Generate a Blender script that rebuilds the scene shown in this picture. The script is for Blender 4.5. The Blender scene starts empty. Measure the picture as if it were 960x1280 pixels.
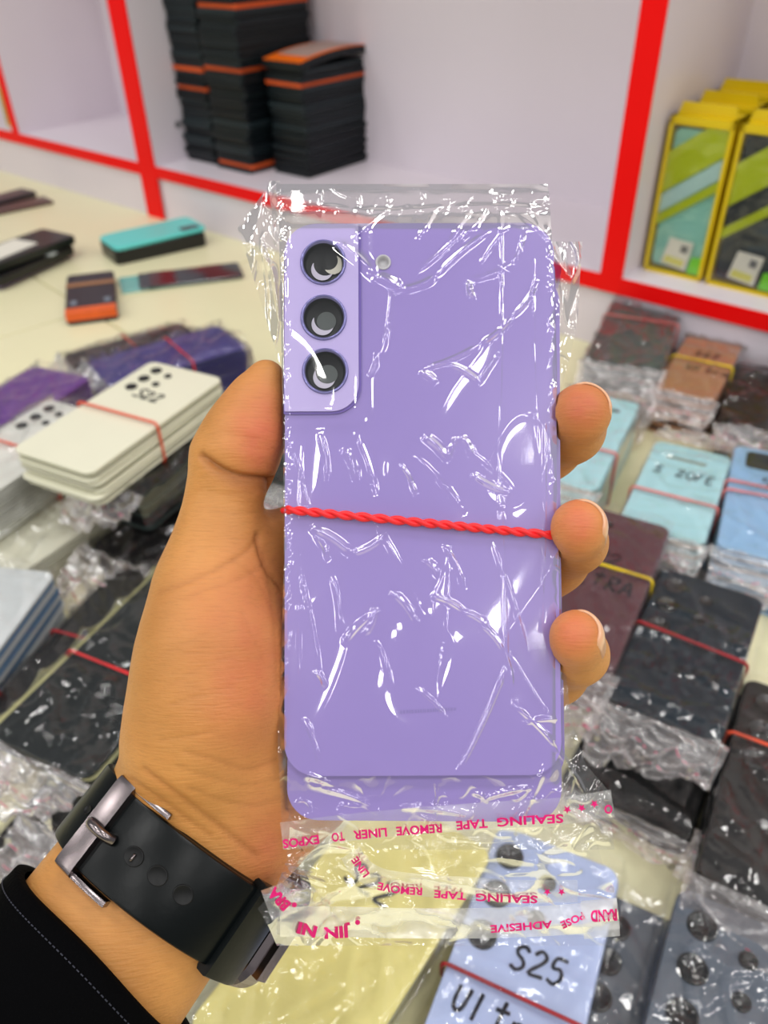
import bpy, bmesh, math, random
import numpy as np
from mathutils import Vector, Matrix

random.seed(7)
RNG = np.random.default_rng(11)
SC = bpy.context.scene
COL = SC.collection

# ------------------------------------------------------------------ camera
FPX = 990.0                       # focal length in pixels of the 960 x 1280 frame
PITCH = math.radians(37.2)
ROLL = math.radians(1.27)
CAMH = 0.43
cF = np.array([0, math.cos(PITCH), -math.sin(PITCH)])
cR0 = np.array([1.0, 0, 0])
cU0 = np.cross(cR0, cF)
cR = math.cos(ROLL) * cR0 - math.sin(ROLL) * cU0
cU = np.cross(cR, cF)
cC = np.array([0, 0, CAMH])

cam_data = bpy.data.cameras.new('camera')
cam = bpy.data.objects.new('camera', cam_data)
COL.objects.link(cam)
cam_data.sensor_fit = 'VERTICAL'
cam_data.sensor_height = 36.0
cam_data.sensor_width = 27.0
cam_data.lens = FPX * 36.0 / 1280.0
cam_data.clip_start = 0.01
m = Matrix.Identity(4)
for i in range(3):
    m[i][0] = cR[i]; m[i][1] = cU[i]; m[i][2] = -cF[i]; m[i][3] = cC[i]
cam.matrix_world = m
cam_data.dof.use_dof = True
cam_data.dof.focus_distance = 0.208
cam_data.dof.aperture_fstop = cam_data.lens / 2.0     # a 2 mm wide pupil
SC.camera = cam

# ------------------------------------------------------------------ light
SC.view_settings.view_transform = 'Standard'
SC.view_settings.look = 'None'
SC.view_settings.exposure = 0.0
SC.view_settings.gamma = 1.0
SC.view_settings.use_curve_mapping = False
SC.cycles.transparent_max_bounces = 40
SC.cycles.max_bounces = 10
SC.cycles.sample_clamp_indirect = 4.0

world = bpy.data.worlds.new('shop_interior')
SC.world = world
world.use_nodes = True
world.node_tree.nodes['Background'].inputs[0].default_value = (0.93, 0.95, 1.0, 1)
world.node_tree.nodes['Background'].inputs[1].default_value = 0.27

def area(name, loc, size, sizey, power, color=(1, 0.985, 0.96)):
    d = bpy.data.lights.new(name, 'AREA')
    d.shape = 'RECTANGLE'; d.size = size; d.size_y = sizey
    d.energy = power; d.color = color
    o = bpy.data.objects.new(name, d)
    COL.objects.link(o)
    o.location = loc
    return o

for iy, ly in enumerate((-3.0, -1.8, -0.6, 0.5)):
    for lx in (-4.0, -2.4, -0.8, 0.8, 2.4, 4.0):
        area('ceiling_panel_light', (lx, ly, 2.55), 0.35, 0.35, 10.4)

# ------------------------------------------------------------------ helpers
def ray(x, y):
    return cF + cR * (x - 480) / FPX - cU * (y - 640) / FPX
def onz(x, y, z=0.0):
    d = ray(x, y)
    return cC + d * ((z - CAMH) / d[2])
def at(x, y, dep):
    return cC + ray(x, y) * dep

def s2l(c):
    return tuple(((v / 255.0) / 12.92 if v / 255.0 <= 0.04045 else ((v / 255.0 + 0.055) / 1.055) ** 2.4) for v in c)

def mat(name, rgb, rough=0.4, spec=0.5, metal=0.0, var=0.06, vscale=60.0, bump=0.0, bscale=300.0, coat=0.0, sss=0.0):
    """principled material with procedural colour variation (and fine relief)"""
    M = bpy.data.materials.new(name)
    M.use_nodes = True
    nt = M.node_tree
    b = nt.nodes['Principled BSDF']
    c = s2l(rgb)
    b.inputs['Roughness'].default_value = rough
    b.inputs['Specular IOR Level'].default_value = spec
    b.inputs['Metallic'].default_value = metal
    b.inputs['Coat Weight'].default_value = coat
    b.inputs['Coat Roughness'].default_value = 0.08
    if sss:
        b.inputs['Subsurface Weight'].default_value = sss
        b.inputs['Subsurface Radius'].default_value = (0.004, 0.0015, 0.0008)
    tc = nt.nodes.new('ShaderNodeTexCoord')
    nz = nt.nodes.new('ShaderNodeTexNoise')
    nz.inputs['Scale'].default_value = vscale
    nz.inputs['Detail'].default_value = 4
    nt.links.new(tc.outputs['Object'], nz.inputs['Vector'])
    mx = nt.nodes.new('ShaderNodeMix'); mx.data_type = 'RGBA'
    mx.inputs['A'].default_value = (*[v * (1 - var) for v in c], 1)
    mx.inputs['B'].default_value = (*[min(1, v * (1 + var)) for v in c], 1)
    nt.links.new(nz.outputs['Fac'], mx.inputs['Factor'])
    nt.links.new(mx.outputs['Result'], b.inputs['Base Color'])
    if bump:
        n2 = nt.nodes.new('ShaderNodeTexNoise')
        n2.inputs['Scale'].default_value = bscale
        n2.inputs['Detail'].default_value = 3
        nt.links.new(tc.outputs['Object'], n2.inputs['Vector'])
        bp = nt.nodes.new('ShaderNodeBump')
        bp.inputs['Strength'].default_value = bump
        bp.inputs['Distance'].default_value = 0.001
        nt.links.new(n2.outputs['Fac'], bp.inputs['Height'])
        nt.links.new(bp.outputs['Normal'], b.inputs['Normal'])
    return M

def film_mat(name, refl=0.10, rough=0.10, haze=0.04, tint=(1, 1, 1), hcol=(0.85, 0.85, 0.85), bump=0.0, bscale=200.0, ior=1.5):
    """thin clear plastic: transparent with a Fresnel reflection and a little milky scatter"""
    M = bpy.data.materials.new(name)
    M.use_nodes = True
    nt = M.node_tree
    for n in list(nt.nodes):
        nt.nodes.remove(n)
    out = nt.nodes.new('ShaderNodeOutputMaterial')
    tr = nt.nodes.new('ShaderNodeBsdfTransparent'); tr.inputs[0].default_value = (*tint, 1)
    gl = nt.nodes.new('ShaderNodeBsdfGlossy'); gl.inputs['Roughness'].default_value = rough
    gl.inputs['Color'].default_value = (1, 1, 1, 1)
    df = nt.nodes.new('ShaderNodeBsdfDiffuse'); df.inputs[0].default_value = (*hcol, 1)
    tl = nt.nodes.new('ShaderNodeBsdfTranslucent'); tl.inputs[0].default_value = (*hcol, 1)
    ds = nt.nodes.new('ShaderNodeMixShader'); ds.inputs[0].default_value = 0.4
    nt.links.new(df.outputs[0], ds.inputs[1]); nt.links.new(tl.outputs[0], ds.inputs[2])
    m1 = nt.nodes.new('ShaderNodeMixShader')
    nt.links.new(tr.outputs[0], m1.inputs[1]); nt.links.new(ds.outputs[0], m1.inputs[2])
    tc = nt.nodes.new('ShaderNodeTexCoord')
    nz = nt.nodes.new('ShaderNodeTexNoise'); nz.inputs['Scale'].default_value = 90
    nz.inputs['Detail'].default_value = 3
    nt.links.new(tc.outputs['Object'], nz.inputs['Vector'])
    hm = nt.nodes.new('ShaderNodeMath'); hm.operation = 'MULTIPLY'; hm.inputs[1].default_value = haze * 2
    nt.links.new(nz.outputs['Fac'], hm.inputs[0])
    nt.links.new(hm.outputs[0], m1.inputs[0])
    m2 = nt.nodes.new('ShaderNodeMixShader')
    nt.links.new(m1.outputs[0], m2.inputs[1]); nt.links.new(gl.outputs[0], m2.inputs[2])
    fr = nt.nodes.new('ShaderNodeFresnel'); fr.inputs[0].default_value = ior
    ad = nt.nodes.new('ShaderNodeMath'); ad.operation = 'MULTIPLY_ADD'
    ad.inputs[1].default_value = refl / 0.04
    ad.inputs[2].default_value = 0.0
    ad.use_clamp = True
    nt.links.new(fr.outputs[0], ad.inputs[0])
    mn = nt.nodes.new('ShaderNodeMath'); mn.operation = 'MINIMUM'; mn.inputs[1].default_value = 0.55
    nt.links.new(ad.outputs[0], mn.inputs[0])
    nt.links.new(mn.outputs[0], m2.inputs[0])
    if bump:
        n2 = nt.nodes.new('ShaderNodeTexNoise'); n2.inputs['Scale'].default_value = bscale
        n2.inputs['Detail'].default_value = 2
        n2.inputs['Distortion'].default_value = 1.2
        nt.links.new(tc.outputs['Object'], n2.inputs['Vector'])
        bp = nt.nodes.new('ShaderNodeBump'); bp.inputs['Strength'].default_value = bump
        bp.inputs['Distance'].default_value = 0.002
        nt.links.new(n2.outputs['Fac'], bp.inputs['Height'])
        nt.links.new(bp.outputs['Normal'], gl.inputs['Normal'])
    nt.links.new(m2.outputs[0], out.inputs[0])
    return M

MATS = {}
def M(name, *a, **k):
    if name not in MATS:
        MATS[name] = mat(name, *a, **k)
    return MATS[name]

def mesh(name, v, f, material=None, smooth=False):
    me = bpy.data.meshes.new(name)
    me.from_pydata([tuple(map(float, p)) for p in v], [], f)
    me.update()
    if material is not None:
        me.materials.append(material)
    if smooth:
        me.shade_smooth()
    return me

def obj(name, me, parent=None, loc=None, rot=None):
    o = bpy.data.objects.new(name, me)
    COL.objects.link(o)
    if parent is not None:
        o.parent = parent
    if loc is not None:
        o.location = loc
    if rot is not None:
        o.rotation_euler = rot
    return o

def tag(o, label, cat, group=None, kind=None):
    o['label'] = label
    if cat: o['category'] = cat
    if group: o['group'] = group
    if kind: o['kind'] = kind
    return o

def thing(name, label, cat, loc=(0, 0, 0), rot=(0, 0, 0), group=None):
    o = bpy.data.objects.new(name, None)
    o.empty_display_size = 0.02
    COL.objects.link(o)
    o.location = loc; o.rotation_euler = rot
    return tag(o, label, cat, group)

def box_vf(x0, x1, y0, y1, z0, z1):
    v = [(x0, y0, z0), (x1, y0, z0), (x1, y1, z0), (x0, y1, z0), (x0, y0, z1), (x1, y0, z1), (x1, y1, z1), (x0, y1, z1)]
    f = [(0, 3, 2, 1), (4, 5, 6, 7), (0, 1, 5, 4), (1, 2, 6, 5), (2, 3, 7, 6), (3, 0, 4, 7)]
    return v, f

def box(name, ext, material, parent=None, bevel=0.0):
    v, f = box_vf(*ext)
    me = mesh(name, v, f, material)
    if bevel:
        bm = bmesh.new(); bm.from_mesh(me)
        bmesh.ops.bevel(bm, geom=bm.edges[:], offset=bevel, segments=2, affect='EDGES', profile=0.6)
        bm.to_mesh(me); bm.free()
    return obj(name, me, parent)

def rr_outline(w, h, r, n=6, cx=0, cy=0):
    if not isinstance(r, (tuple, list)):
        r = (r, r, r, r)                     # TR TL BL BR
    P = []
    for k, (sx, sy) in enumerate(((1, 1), (-1, 1), (-1, -1), (1, -1))):
        rk = max(r[k], 1e-5)
        ox, oy = sx * (w / 2 - rk), sy * (h / 2 - rk)
        for i in range(n + 1):
            a = math.pi / 2 * (k + i / n)
            P.append((cx + ox + rk * math.cos(a), cy + oy + rk * math.sin(a)))
    return P

def slab_vf(outline, z0, z1, ch=0.0):
    """prism over an outline, top edge chamfered by ch"""
    n = len(outline)
    c = np.mean(np.array(outline), axis=0)
    def inset(P, d):
        A = np.array(P); out = []
        for i in range(n):
            e0 = A[i] - A[i - 1]; e1 = A[(i + 1) % n] - A[i]
            t = e0 / (np.linalg.norm(e0) + 1e-12) + e1 / (np.linalg.norm(e1) + 1e-12)
            t /= (np.linalg.norm(t) + 1e-12)
            out.append(A[i] + d * np.array([-t[1], t[0]]))
        return out
    rings = [[(p[0], p[1], z0) for p in (inset(outline, ch) if ch else outline)]]
    if ch:
        rings.append([(p[0], p[1], z0 + ch) for p in outline])
        rings.append([(p[0], p[1], z1 - ch) for p in outline])
        rings.append([(p[0], p[1], z1 - ch * 0.3) for p in inset(outline, ch * 0.4)])
    rings.append([(p[0], p[1], z1) for p in (inset(outline, ch * 1.1) if ch else outline)])
    v = [p for R in rings for p in R]
    f = [tuple(range(n - 1, -1, -1)), tuple(range((len(rings) - 1) * n, len(rings) * n))]
    for k in range(len(rings) - 1):
        for i in range(n):
            j = (i + 1) % n
            f.append((k * n + i, k * n + j, (k + 1) * n + j, (k + 1) * n + i))
    return v, f

def plate_with_holes(name, outline, holes, z0, z1, material, parent=None, smooth=False):
    bm = bmesh.new()
    loops = [outline] + holes
    tops, bots = [], []
    for lp in loops:
        tops.append([bm.verts.new((p[0], p[1], z1)) for p in lp])
        bots.append([bm.verts.new((p[0], p[1], z0)) for p in lp])
    for a, b in zip(tops, bots):
        for i in range(len(a)):
            j = (i + 1) % len(a)
            bm.faces.new((a[i], b[i], b[j], a[j]))
    for L_ in (tops, bots):
        E = []
        for a in L_:
            for i in range(len(a)):
                e = bm.edges.get((a[i], a[(i + 1) % len(a)]))
                E.append(e)
        bmesh.ops.triangle_fill(bm, use_beauty=True, edges=E)
    bmesh.ops.recalc_face_normals(bm, faces=bm.faces[:])
    me = bpy.data.meshes.new(name)
    bm.to_mesh(me); bm.free()
    me.materials.append(material)
    return obj(name, me, parent)

def circle(cx, cy, r, n=32):
    return [(cx + r * math.cos(2 * math.pi * i / n), cy + r * math.sin(2 * math.pi * i / n)) for i in range(n)]

def tube_vf(P, r, seg=8, closed=False, flat=1.0, up=None):
    P = [np.array(p, float) for p in P]
    n = len(P)
    rr = r if hasattr(r, '__len__') else [r] * n
    v, f = [], []
    prev = None
    for i in range(n):
        if closed:
            t = P[(i + 1) % n] - P[i - 1]
        else:
            t = P[min(i + 1, n - 1)] - P[max(i - 1, 0)]
        t = t / (np.linalg.norm(t) + 1e-12)
        if up is not None:
            a = np.cross(np.array(up, float), t)
        elif prev is None:
            h = np.array([0, 0, 1.0]) if abs(t[2]) < 0.9 else np.array([1.0, 0, 0])
            a = np.cross(h, t)
        else:
            a = prev - t * np.dot(prev, t)
        a /= (np.linalg.norm(a) + 1e-12)
        b = np.cross(t, a)
        prev = a
        for k in range(seg):
            q = 2 * math.pi * k / seg
            v.append(P[i] + rr[i] * (a * math.cos(q) + b * math.sin(q) * flat))
    m_ = n if closed else n - 1
    for i in range(m_):
        for k in range(seg):
            k2 = (k + 1) % seg
            i2 = (i + 1) % n
            f.append((i * seg + k, i * seg + k2, i2 * seg + k2, i2 * seg + k))
    if not closed:
        f.append(tuple(range(seg - 1, -1, -1)))
        f.append(tuple(range((n - 1) * seg, n * seg)))
    return v, f

def tube(name, P, r, material, parent=None, seg=8, closed=False, flat=1.0, up=None):
    v, f = tube_vf(P, r, seg, closed, flat, up)
    return obj(name, mesh(name, v, f, material, True), parent)

def join_vf(parts):
    V, F = [], []
    for v, f in parts:
        o = len(V)
        V.extend(v)
        F.extend([tuple(i + o for i in q) for q in f])
    return V, F

def catmull(P, n=6):
    P = [np.array(p, float) for p in P]
    if len(P) < 3:
        return P
    Q = [2 * P[0] - P[1]] + P + [2 * P[-1] - P[-2]]
    out = []
    for i in range(1, len(Q) - 2):
        for k in range(n):
            t = k / n
            a, b, c, d = Q[i - 1], Q[i], Q[i + 1], Q[i + 2]
            out.append(0.5 * (2 * b + (c - a) * t + (2 * a - 5 * b + 4 * c - d) * t * t + (3 * b - a - 3 * c + d) * t ** 3))
    out.append(P[-1])
    return out

# value noise -----------------------------------------------------------
_TAB = np.random.default_rng(3).random((128, 128))
def vn(x, y, seed=0):
    x = np.asarray(x, float) + seed * 17.31; y = np.asarray(y, float) + seed * 7.77
    xi = np.floor(x).astype(int); yi = np.floor(y).astype(int)
    fx = x - xi; fy = y - yi
    fx = fx * fx * (3 - 2 * fx); fy = fy * fy * (3 - 2 * fy)
    g = lambda a, b: _TAB[a % 128, b % 128]
    return (g(xi, yi) * (1 - fx) * (1 - fy) + g(xi + 1, yi) * fx * (1 - fy) + g(xi, yi + 1) * (1 - fx) * fy + g(xi + 1, yi + 1) * fx * fy)
def ridge(x, y, seed=0, p=3.0):
    return (1 - np.abs(2 * vn(x, y, seed) - 1)) ** p
def sstep(a, b, x):
    t = np.clip((x - a) / (b - a), 0, 1)
    return t * t * (3 - 2 * t)

def grid_faces(nx, ny):
    return [(j * nx + i, j * nx + i + 1, (j + 1) * nx + i + 1, (j + 1) * nx + i) for j in range(ny - 1) for i in range(nx - 1)]

# handwriting ------------------------------------------------------------
GLYPH = {
 'S': [[(.55, .85), (.35, 1), (.1, .85), (.15, .62), (.42, .45), (.5, .2), (.28, 0), (.02, .1)]],
 '2': [[(.05, .78), (.25, 1), (.48, .85), (.42, .58), (.04, .04), (.58, .06)]],
 '0': [[(.3, 1), (.06, .7), (.08, .25), (.3, 0), (.5, .3), (.48, .75), (.3, 1)]],
 '3': [[(.05, .9), (.3, 1), (.48, .78), (.25, .55), (.5, .3), (.3, 0), (.02, .1)]],
 '4': [[(.35, 1), (.05, .35), (.55, .38)], [(.42, .65), (.38, 0)]],
 '5': [[(.55, 1), (.15, .97), (.1, .58), (.38, .6), (.5, .32), (.32, .02), (.04, .1)]],
 'U': [[(.04, .95), (.04, .3), (.2, .02), (.42, .2), (.5, .95)]],
 'u': [[(.04, .7), (.05, .25), (.2, .02), (.4, .2), (.46, .7), (.5, .0)]],
 'L': [[(.12, 1), (.08, .05), (.5, .02)]],
 'l': [[(.16, 1), (.12, 0)]],
 'T': [[(.3, 1), (.26, 0)], [(.02, .72), (.55, .8)]],
 't': [[(.3, 1), (.26, .1), (.42, .02)], [(.05, .66), (.52, .7)]],
 'R': [[(.1, 1), (.08, 0)], [(.1, .98), (.45, .88), (.4, .6), (.1, .5), (.52, 0)]],
 'r': [[(.1, .68), (.1, 0)], [(.1, .4), (.28, .66), (.48, .58)]],
 'A': [[(.02, 0), (.28, 1), (.52, 0)], [(.12, .38), (.46, .38)]],
 'a': [[(.46, .55), (.22, .66), (.04, .3), (.2, .02), (.42, .2), (.46, .6), (.5, .02)]],
 'F': [[(.5, 1), (.1, .97), (.08, 0)], [(.1, .55), (.42, .56)]],
 'E': [[(.5, 1), (.1, .96), (.08, .04), (.52, .02)], [(.1, .52), (.42, .54)]],
 'P': [[(.1, 1), (.08, 0)], [(.1, .98), (.46, .86), (.4, .58), (.1, .5)]],
 's': [[(.42, .6), (.2, .66), (.08, .5), (.38, .25), (.25, .02), (.04, .08)]],
 'n': [[(.08, .66), (.08, 0)], [(.08, .42), (.28, .66), (.44, .5), (.46, 0)]],
 'y': [[(.06, .66), (.1, .3), (.4, .34)], [(.46, .66), (.4, -.2), (.1, -.32)]],
 '.': [[(.1, .05), (.16, .02)]],
 ' ': [],
}
def writing_vf(text, h, x0, y0, r, rng, slant=0.1, z=0.0):
    """marker strokes: text starts at x0,y0, letters h tall"""
    parts = []
    x = x0
    for ch in text:
        dy = rng.uniform(-.06, .06) * h
        sc = h * rng.uniform(.9, 1.1)
        for st in GLYPH[ch]:
            P = catmull([(x + sc * (px + slant * py), y0 + dy + sc * py, z) for px, py in st], 4)
            parts.append(tube_vf(P, [r * rng.uniform(.85, 1.15) for _ in P], 6, False, 0.35, up=(0, 0, 1)))
        x += h * (.72 if ch != ' ' else .45)
    return join_vf(parts)

# materials ----------------------------------------------------------------
m_white = M('white_laminate', (230, 221, 229), 0.35, 0.4, var=0.02, vscale=8)
m_red = M('red_edge_tape', (250, 2, 4), 0.4, 0.2, var=0.04, vscale=15)
m_tile = M('cream_tile', (236, 231, 190), 0.3, 0.45, var=0.03, vscale=14, bump=0.02, bscale=60)
m_grout = M('tile_joint', (176, 171, 136), 0.8, 0.2, var=0.08, vscale=90)
m_black = M('black_plastic', (14, 15, 16), 0.3, 0.5, var=0.1)
m_ink = M('black_marker_ink', (16, 18, 30), 0.5, 0.3, var=0.1)
m_magenta = M('magenta_print', (214, 12, 110), 0.5, 0.3, var=0.06)
m_pinkprint = M('pink_print', (206, 120, 140), 0.5, 0.3, var=0.06)
m_redband = M('red_rubber', (222, 44, 46), 0.45, 0.4, var=0.06, vscale=200)
m_orangeband = M('orange_rubber', (226, 84, 52), 0.45, 0.4, var=0.06, vscale=200)
m_yellowband = M('yellow_rubber', (232, 200, 24), 0.45, 0.4, var=0.06, vscale=200)
m_darkband = M('dark_red_rubber', (160, 34, 42), 0.45, 0.4, var=0.06, vscale=200)
m_pinkband = M('pale_red_rubber', (224, 122, 116), 0.45, 0.4, var=0.06, vscale=200)
f_bundle = film_mat('crinkled_bag_film', 0.05, 0.09, 0.008, bump=0.3, bscale=120)
f_tail = film_mat('crumpled_bag_end_film', 0.09, 0.2, 0.22, tint=(0.97, 0.93, 0.93), hcol=(0.86, 0.78, 0.77), bump=0.5, bscale=140)
f_main = film_mat('clear_bag_film', 0.08, 0.06, 0.008)
f_main2 = film_mat('clear_bag_film_rear', 0.06, 0.08, 0.015)
f_strip = film_mat('milky_adhesive_strip', 0.05, 0.25, 0.2, hcol=(0.9, 0.9, 0.88))
f_strip2 = film_mat('whiter_adhesive_strip', 0.05, 0.25, 0.36, hcol=(0.92, 0.92, 0.9))

# ------------------------------------------------------------------ floor
floor_v, floor_f = box_vf(-3, 3, -1.5, 4.5, -0.03, -0.0035)
floor = obj('floor', mesh('floor', floor_v, floor_f, m_grout))
tag(floor, 'cream tiled floor scattered with phone panel bundles', None, kind='structure')
TA = math.radians(42.5)
tu = np.array([math.cos(TA), math.sin(TA)]); tv = np.array([-math.sin(TA), math.cos(TA)])
corner = np.array([-0.40, 1.04])
T = 0.60
tile_me = None
for i in range(-4, 4):
    for j in range(-4, 5):
        c = corner + tu * (i + .5) * T + tv * (j + .5) * T
        if not (-2.2 < c[0] < 2.2 and -0.7 < c[1] < 3.4):
            continue
        if tile_me is None:
            v, f = slab_vf(rr_outline(T - 0.003, T - 0.003, 0.002, 2), -0.0045, 0.0, 0.0008)
            tile_me = mesh('tile', v, f, m_tile)
        obj('tile', tile_me, floor, (c[0], c[1], 0), (0, 0, TA))

# ------------------------------------------------------------------ display shelf
SO = np.array([0, 1.1187, 0.0])
SD = np.array([1, -0.8489, 0.0]); SD /= np.linalg.norm(SD)
SN = np.array([-SD[1], SD[0], 0.0])                # into the cabinet
SANG = math.atan2(SD[1], SD[0])
def shelf_pt(s, dep, z):
    return SO + SD * s + SN * dep + np.array([0, 0, z])
SB = 0.089
shelf = thing('display_shelf', 'white laminate display shelf with bright red edge banding', 'shelf', SO, (0, 0, SANG))
bb = box('bottom_board', (-1.7, 1.0, 0, .24, .071, SB), m_white, shelf)
box('edge_band', (-1.7, 1.0, -.002, 0, .0705, SB + .0005), m_red, bb)
box('kick_panel', (-1.7, 1.0, .004, .02, 0, .071), m_white, shelf)
box('back_panel', (-1.7, 1.0, .24, .252, 0, .70), m_white, shelf)
for s0, s1, zb in ((-.540, -.495, 0.0), (.340, .366, .0), (-.951, -.930, .071), (.80, .826, .071), (-1.5, -1.476, .071)):
    dv = box('divider', (s0, s1, 0, .24, SB, .70), m_white, shelf)
    box('edge_band', (s0 - .0005, s1 + .0005, -.0025, 0, zb if s0 < 0 else .0705, .70), m_red, dv)
tb = box('upper_board', (-1.7, 1.0, 0, .24, .70, .718), m_white, shelf)
box('edge_band', (-1.7, 1.0, -.002, 0, .6995, .7185), m_red, tb)
# screw cap in the left divider's inner face
v, f = slab_vf(circle(0, 0, .006, 14), 0, .0012, .0003)
sc_ = obj('screw_cap', mesh('screw_cap', v, f, M('grey_plastic', (120, 118, 122), .5)), shelf, (-.4949, .06, .145), (0, math.pi / 2, 0))

wv, wf = box_vf(-4.5, 1.3, .26, .36, 0, 2.6)
wall = obj('wall_back', mesh('wall_back', wv, wf, M('painted_wall', (222, 216, 218), .7, .2, var=.02, vscale=5)), None, SO, (0, 0, SANG))
tag(wall, 'pale plain wall behind the display shelf', None, kind='structure')

# ------------------------------------------------------------------ stacks of dark packages on the shelf
pk_cols = [M('package_dark_%d' % i, tuple(int(q * 1.05) for q in c), 0.38, 0.3, var=0.1, vscale=40) for i, c in enumerate(((24, 32, 36), (18, 25, 28), (32, 42, 46), (15, 20, 24)))]
m_pkorange = M('package_orange_edge', (205, 84, 36), 0.5, 0.3, var=0.15, vscale=40)
m_pkorange2 = M('package_orange', (244, 112, 16), 0.45, 0.4, var=0.06, vscale=30)
PK = {}
def pk_mesh(w, l, t, mi):
    k = (w, l, t, mi)
    if k not in PK:
        mm = m_pkorange if mi == 'o' else pk_cols[mi]
        v, f = slab_vf(rr_outline(w, l, .006, 3), 0, t, .0011)
        PK[k] = mesh('case_package', v, f, mm)
    return PK[k]
def pstack(s0, s1, d0, dl, ztop, n, which, oranges, seed):
    r = random.Random(seed)
    w = s1 - s0
    t = (ztop - SB) / n
    for i in range(n):
        mi = 'o' if i in oranges else r.randrange(4)
        j = r.uniform(-.0025, .0025)
        p = shelf_pt((s0 + s1) / 2 + j, d0 + dl / 2 + r.uniform(-.003, .003), SB + i * t)
        o = obj('case_package', pk_mesh(w, dl, round(t * .97, 5), mi), None, p, (0, 0, SANG + r.uniform(-.02, .02)))
        if mi == 'o':
            tag(o, which[1] + (' ' + oranges[i] if oranges[i] else ''), 'package', which[2])
        else:
            tag(o, which[0], 'package', which[2])
pstack(-.492, -.415, .066, .15, .52, 62, ('flat dark package in the stack against the white divider', 'orange edged package in the stack against the white divider', 'packages in the stack by the divider'),
       {20: 'upper one', 16: 'lower one'}, 1)
pstack(-.405, -.318, .060, .16, .52, 62, ('flat dark package in the tall middle stack on the shelf', 'orange edged package in the tall middle stack', 'packages in the middle stack'),
       {1: 'near its foot', 21: 'halfway up', 33: 'near its top'}, 2)
pstack(-.305, -.225, .098, .155, .243, 25, ('flat dark package in the short right hand stack under the orange one', 'orange edged package in the short right hand stack', 'packages in the short stack'),
       {21: ''}, 3)
# curved top package with an orange face and a grey print
def curved_pack():
    root = thing('case_package', 'bowed black package with orange top lying on the short stack', 'package',
                 shelf_pt(-.262, .18, .2445), (0, 0, SANG))
    nx, ny = 3, 14
    def sheet(w, l0, l1, z0, z1, mt, name):
        V, Fc = [], []
        ys = np.linspace(l0, l1, ny)
        bend = lambda y: -.9 * (y - .02) ** 2 - .004 * (y < 0) * 0
        for zz in (z0, z1):
            for y in ys:
                for x in np.linspace(-w / 2, w / 2, nx):
                    V.append((x, y, zz + .012 + bend(y)))
        Fc += [tuple(reversed(q)) for q in grid_faces(nx, ny)]
        Fc += [tuple(i + nx * ny for i in q) for q in grid_faces(nx, ny)]
        o2 = nx * ny
        for i in range(nx - 1):
            Fc.append((i, i + 1, o2 + i + 1, o2 + i))
            a = (ny - 1) * nx
            Fc.append((a + i + 1, a + i, o2 + a + i, o2 + a + i + 1))
        for j in range(ny - 1):
            Fc.append((j * nx + nx - 1, (j + 1) * nx + nx - 1, o2 + (j + 1) * nx + nx - 1, o2 + j * nx + nx - 1))
            Fc.append(((j + 1) * nx, j * nx, o2 + j * nx, o2 + (j + 1) * nx))
        return obj(name, mesh(name, V, Fc, mt), root)
    sheet(.082, -.088, .095, -.004, .006, pk_cols[3], 'body')
    sheet(.080, -.086, .093, .0061, .0072, m_pkorange2, 'orange_top')
    sheet(.066, -.062, .085, .0073, .0076, M('package_print', (176, 150, 140), .5, var=.2, vscale=60), 'printed_label')
curved_pack()

# ------------------------------------------------------------------ yellow boxed cases on the right hand shelf
m_yel = M('yellow_card', (226, 196, 14), 0.3, 0.5, var=0.06, vscale=20)
m_lime = M('lime_print', (190, 206, 18), 0.35, 0.4, var=0.05, vscale=20)
m_mint = M('mint_case', (150, 214, 200), 0.35, 0.4, var=0.03)
m_mint2 = M('pale_mint_print', (190, 226, 226), 0.35, 0.4, var=0.05)
m_dkcase = M('charcoal_case', (38, 46, 54), 0.35, 0.4, var=0.06)
m_label = M('white_sticker', (232, 230, 216), 0.5, 0.3, var=0.03)
m_lblgrey = M('grey_print', (116, 116, 116), 0.5, 0.3)
m_lblyel = M('pale_yellow_print', (222, 220, 120), 0.5, 0.3)
f_box = film_mat('clear_box_window', 0.06, 0.08, 0.01, bump=0.25, bscale=60)
def clip_band(x0, x1, z0, z1, a, b, slope):
    """polygon of the stripe a < z - slope*x < b inside a rectangle"""
    P = [(x0, z0), (x1, z0), (x1, z1), (x0, z1)]
    def cl(P, fn):
        out = []
        for i in range(len(P)):
            p, q = P[i], P[(i + 1) % len(P)]
            fp, fq = fn(p), fn(q)
            if fp >= 0: out.append(p)
            if fp * fq < 0:
                t = fp / (fp - fq)
                out.append((p[0] + (q[0] - p[0]) * t, p[1] + (q[1] - p[1]) * t))
        return out
    P = cl(P, lambda p: p[1] - slope * p[0] - a)
    P = cl(P, lambda p: b - p[1] + slope * p[0])
    return P
def plate_xz(name, P, y0, y1, mt, parent):
    n = len(P)
    V = [(p[0], y0, p[1]) for p in P] + [(p[0], y1, p[1]) for p in P]
    Fc = [tuple(range(n)), tuple(range(2 * n - 1, n - 1, -1))] + [((i + 1) % n, i, n + i, n + (i + 1) % n) for i in range(n)]
    return obj(name, mesh(name, V, Fc, mt), parent)
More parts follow.
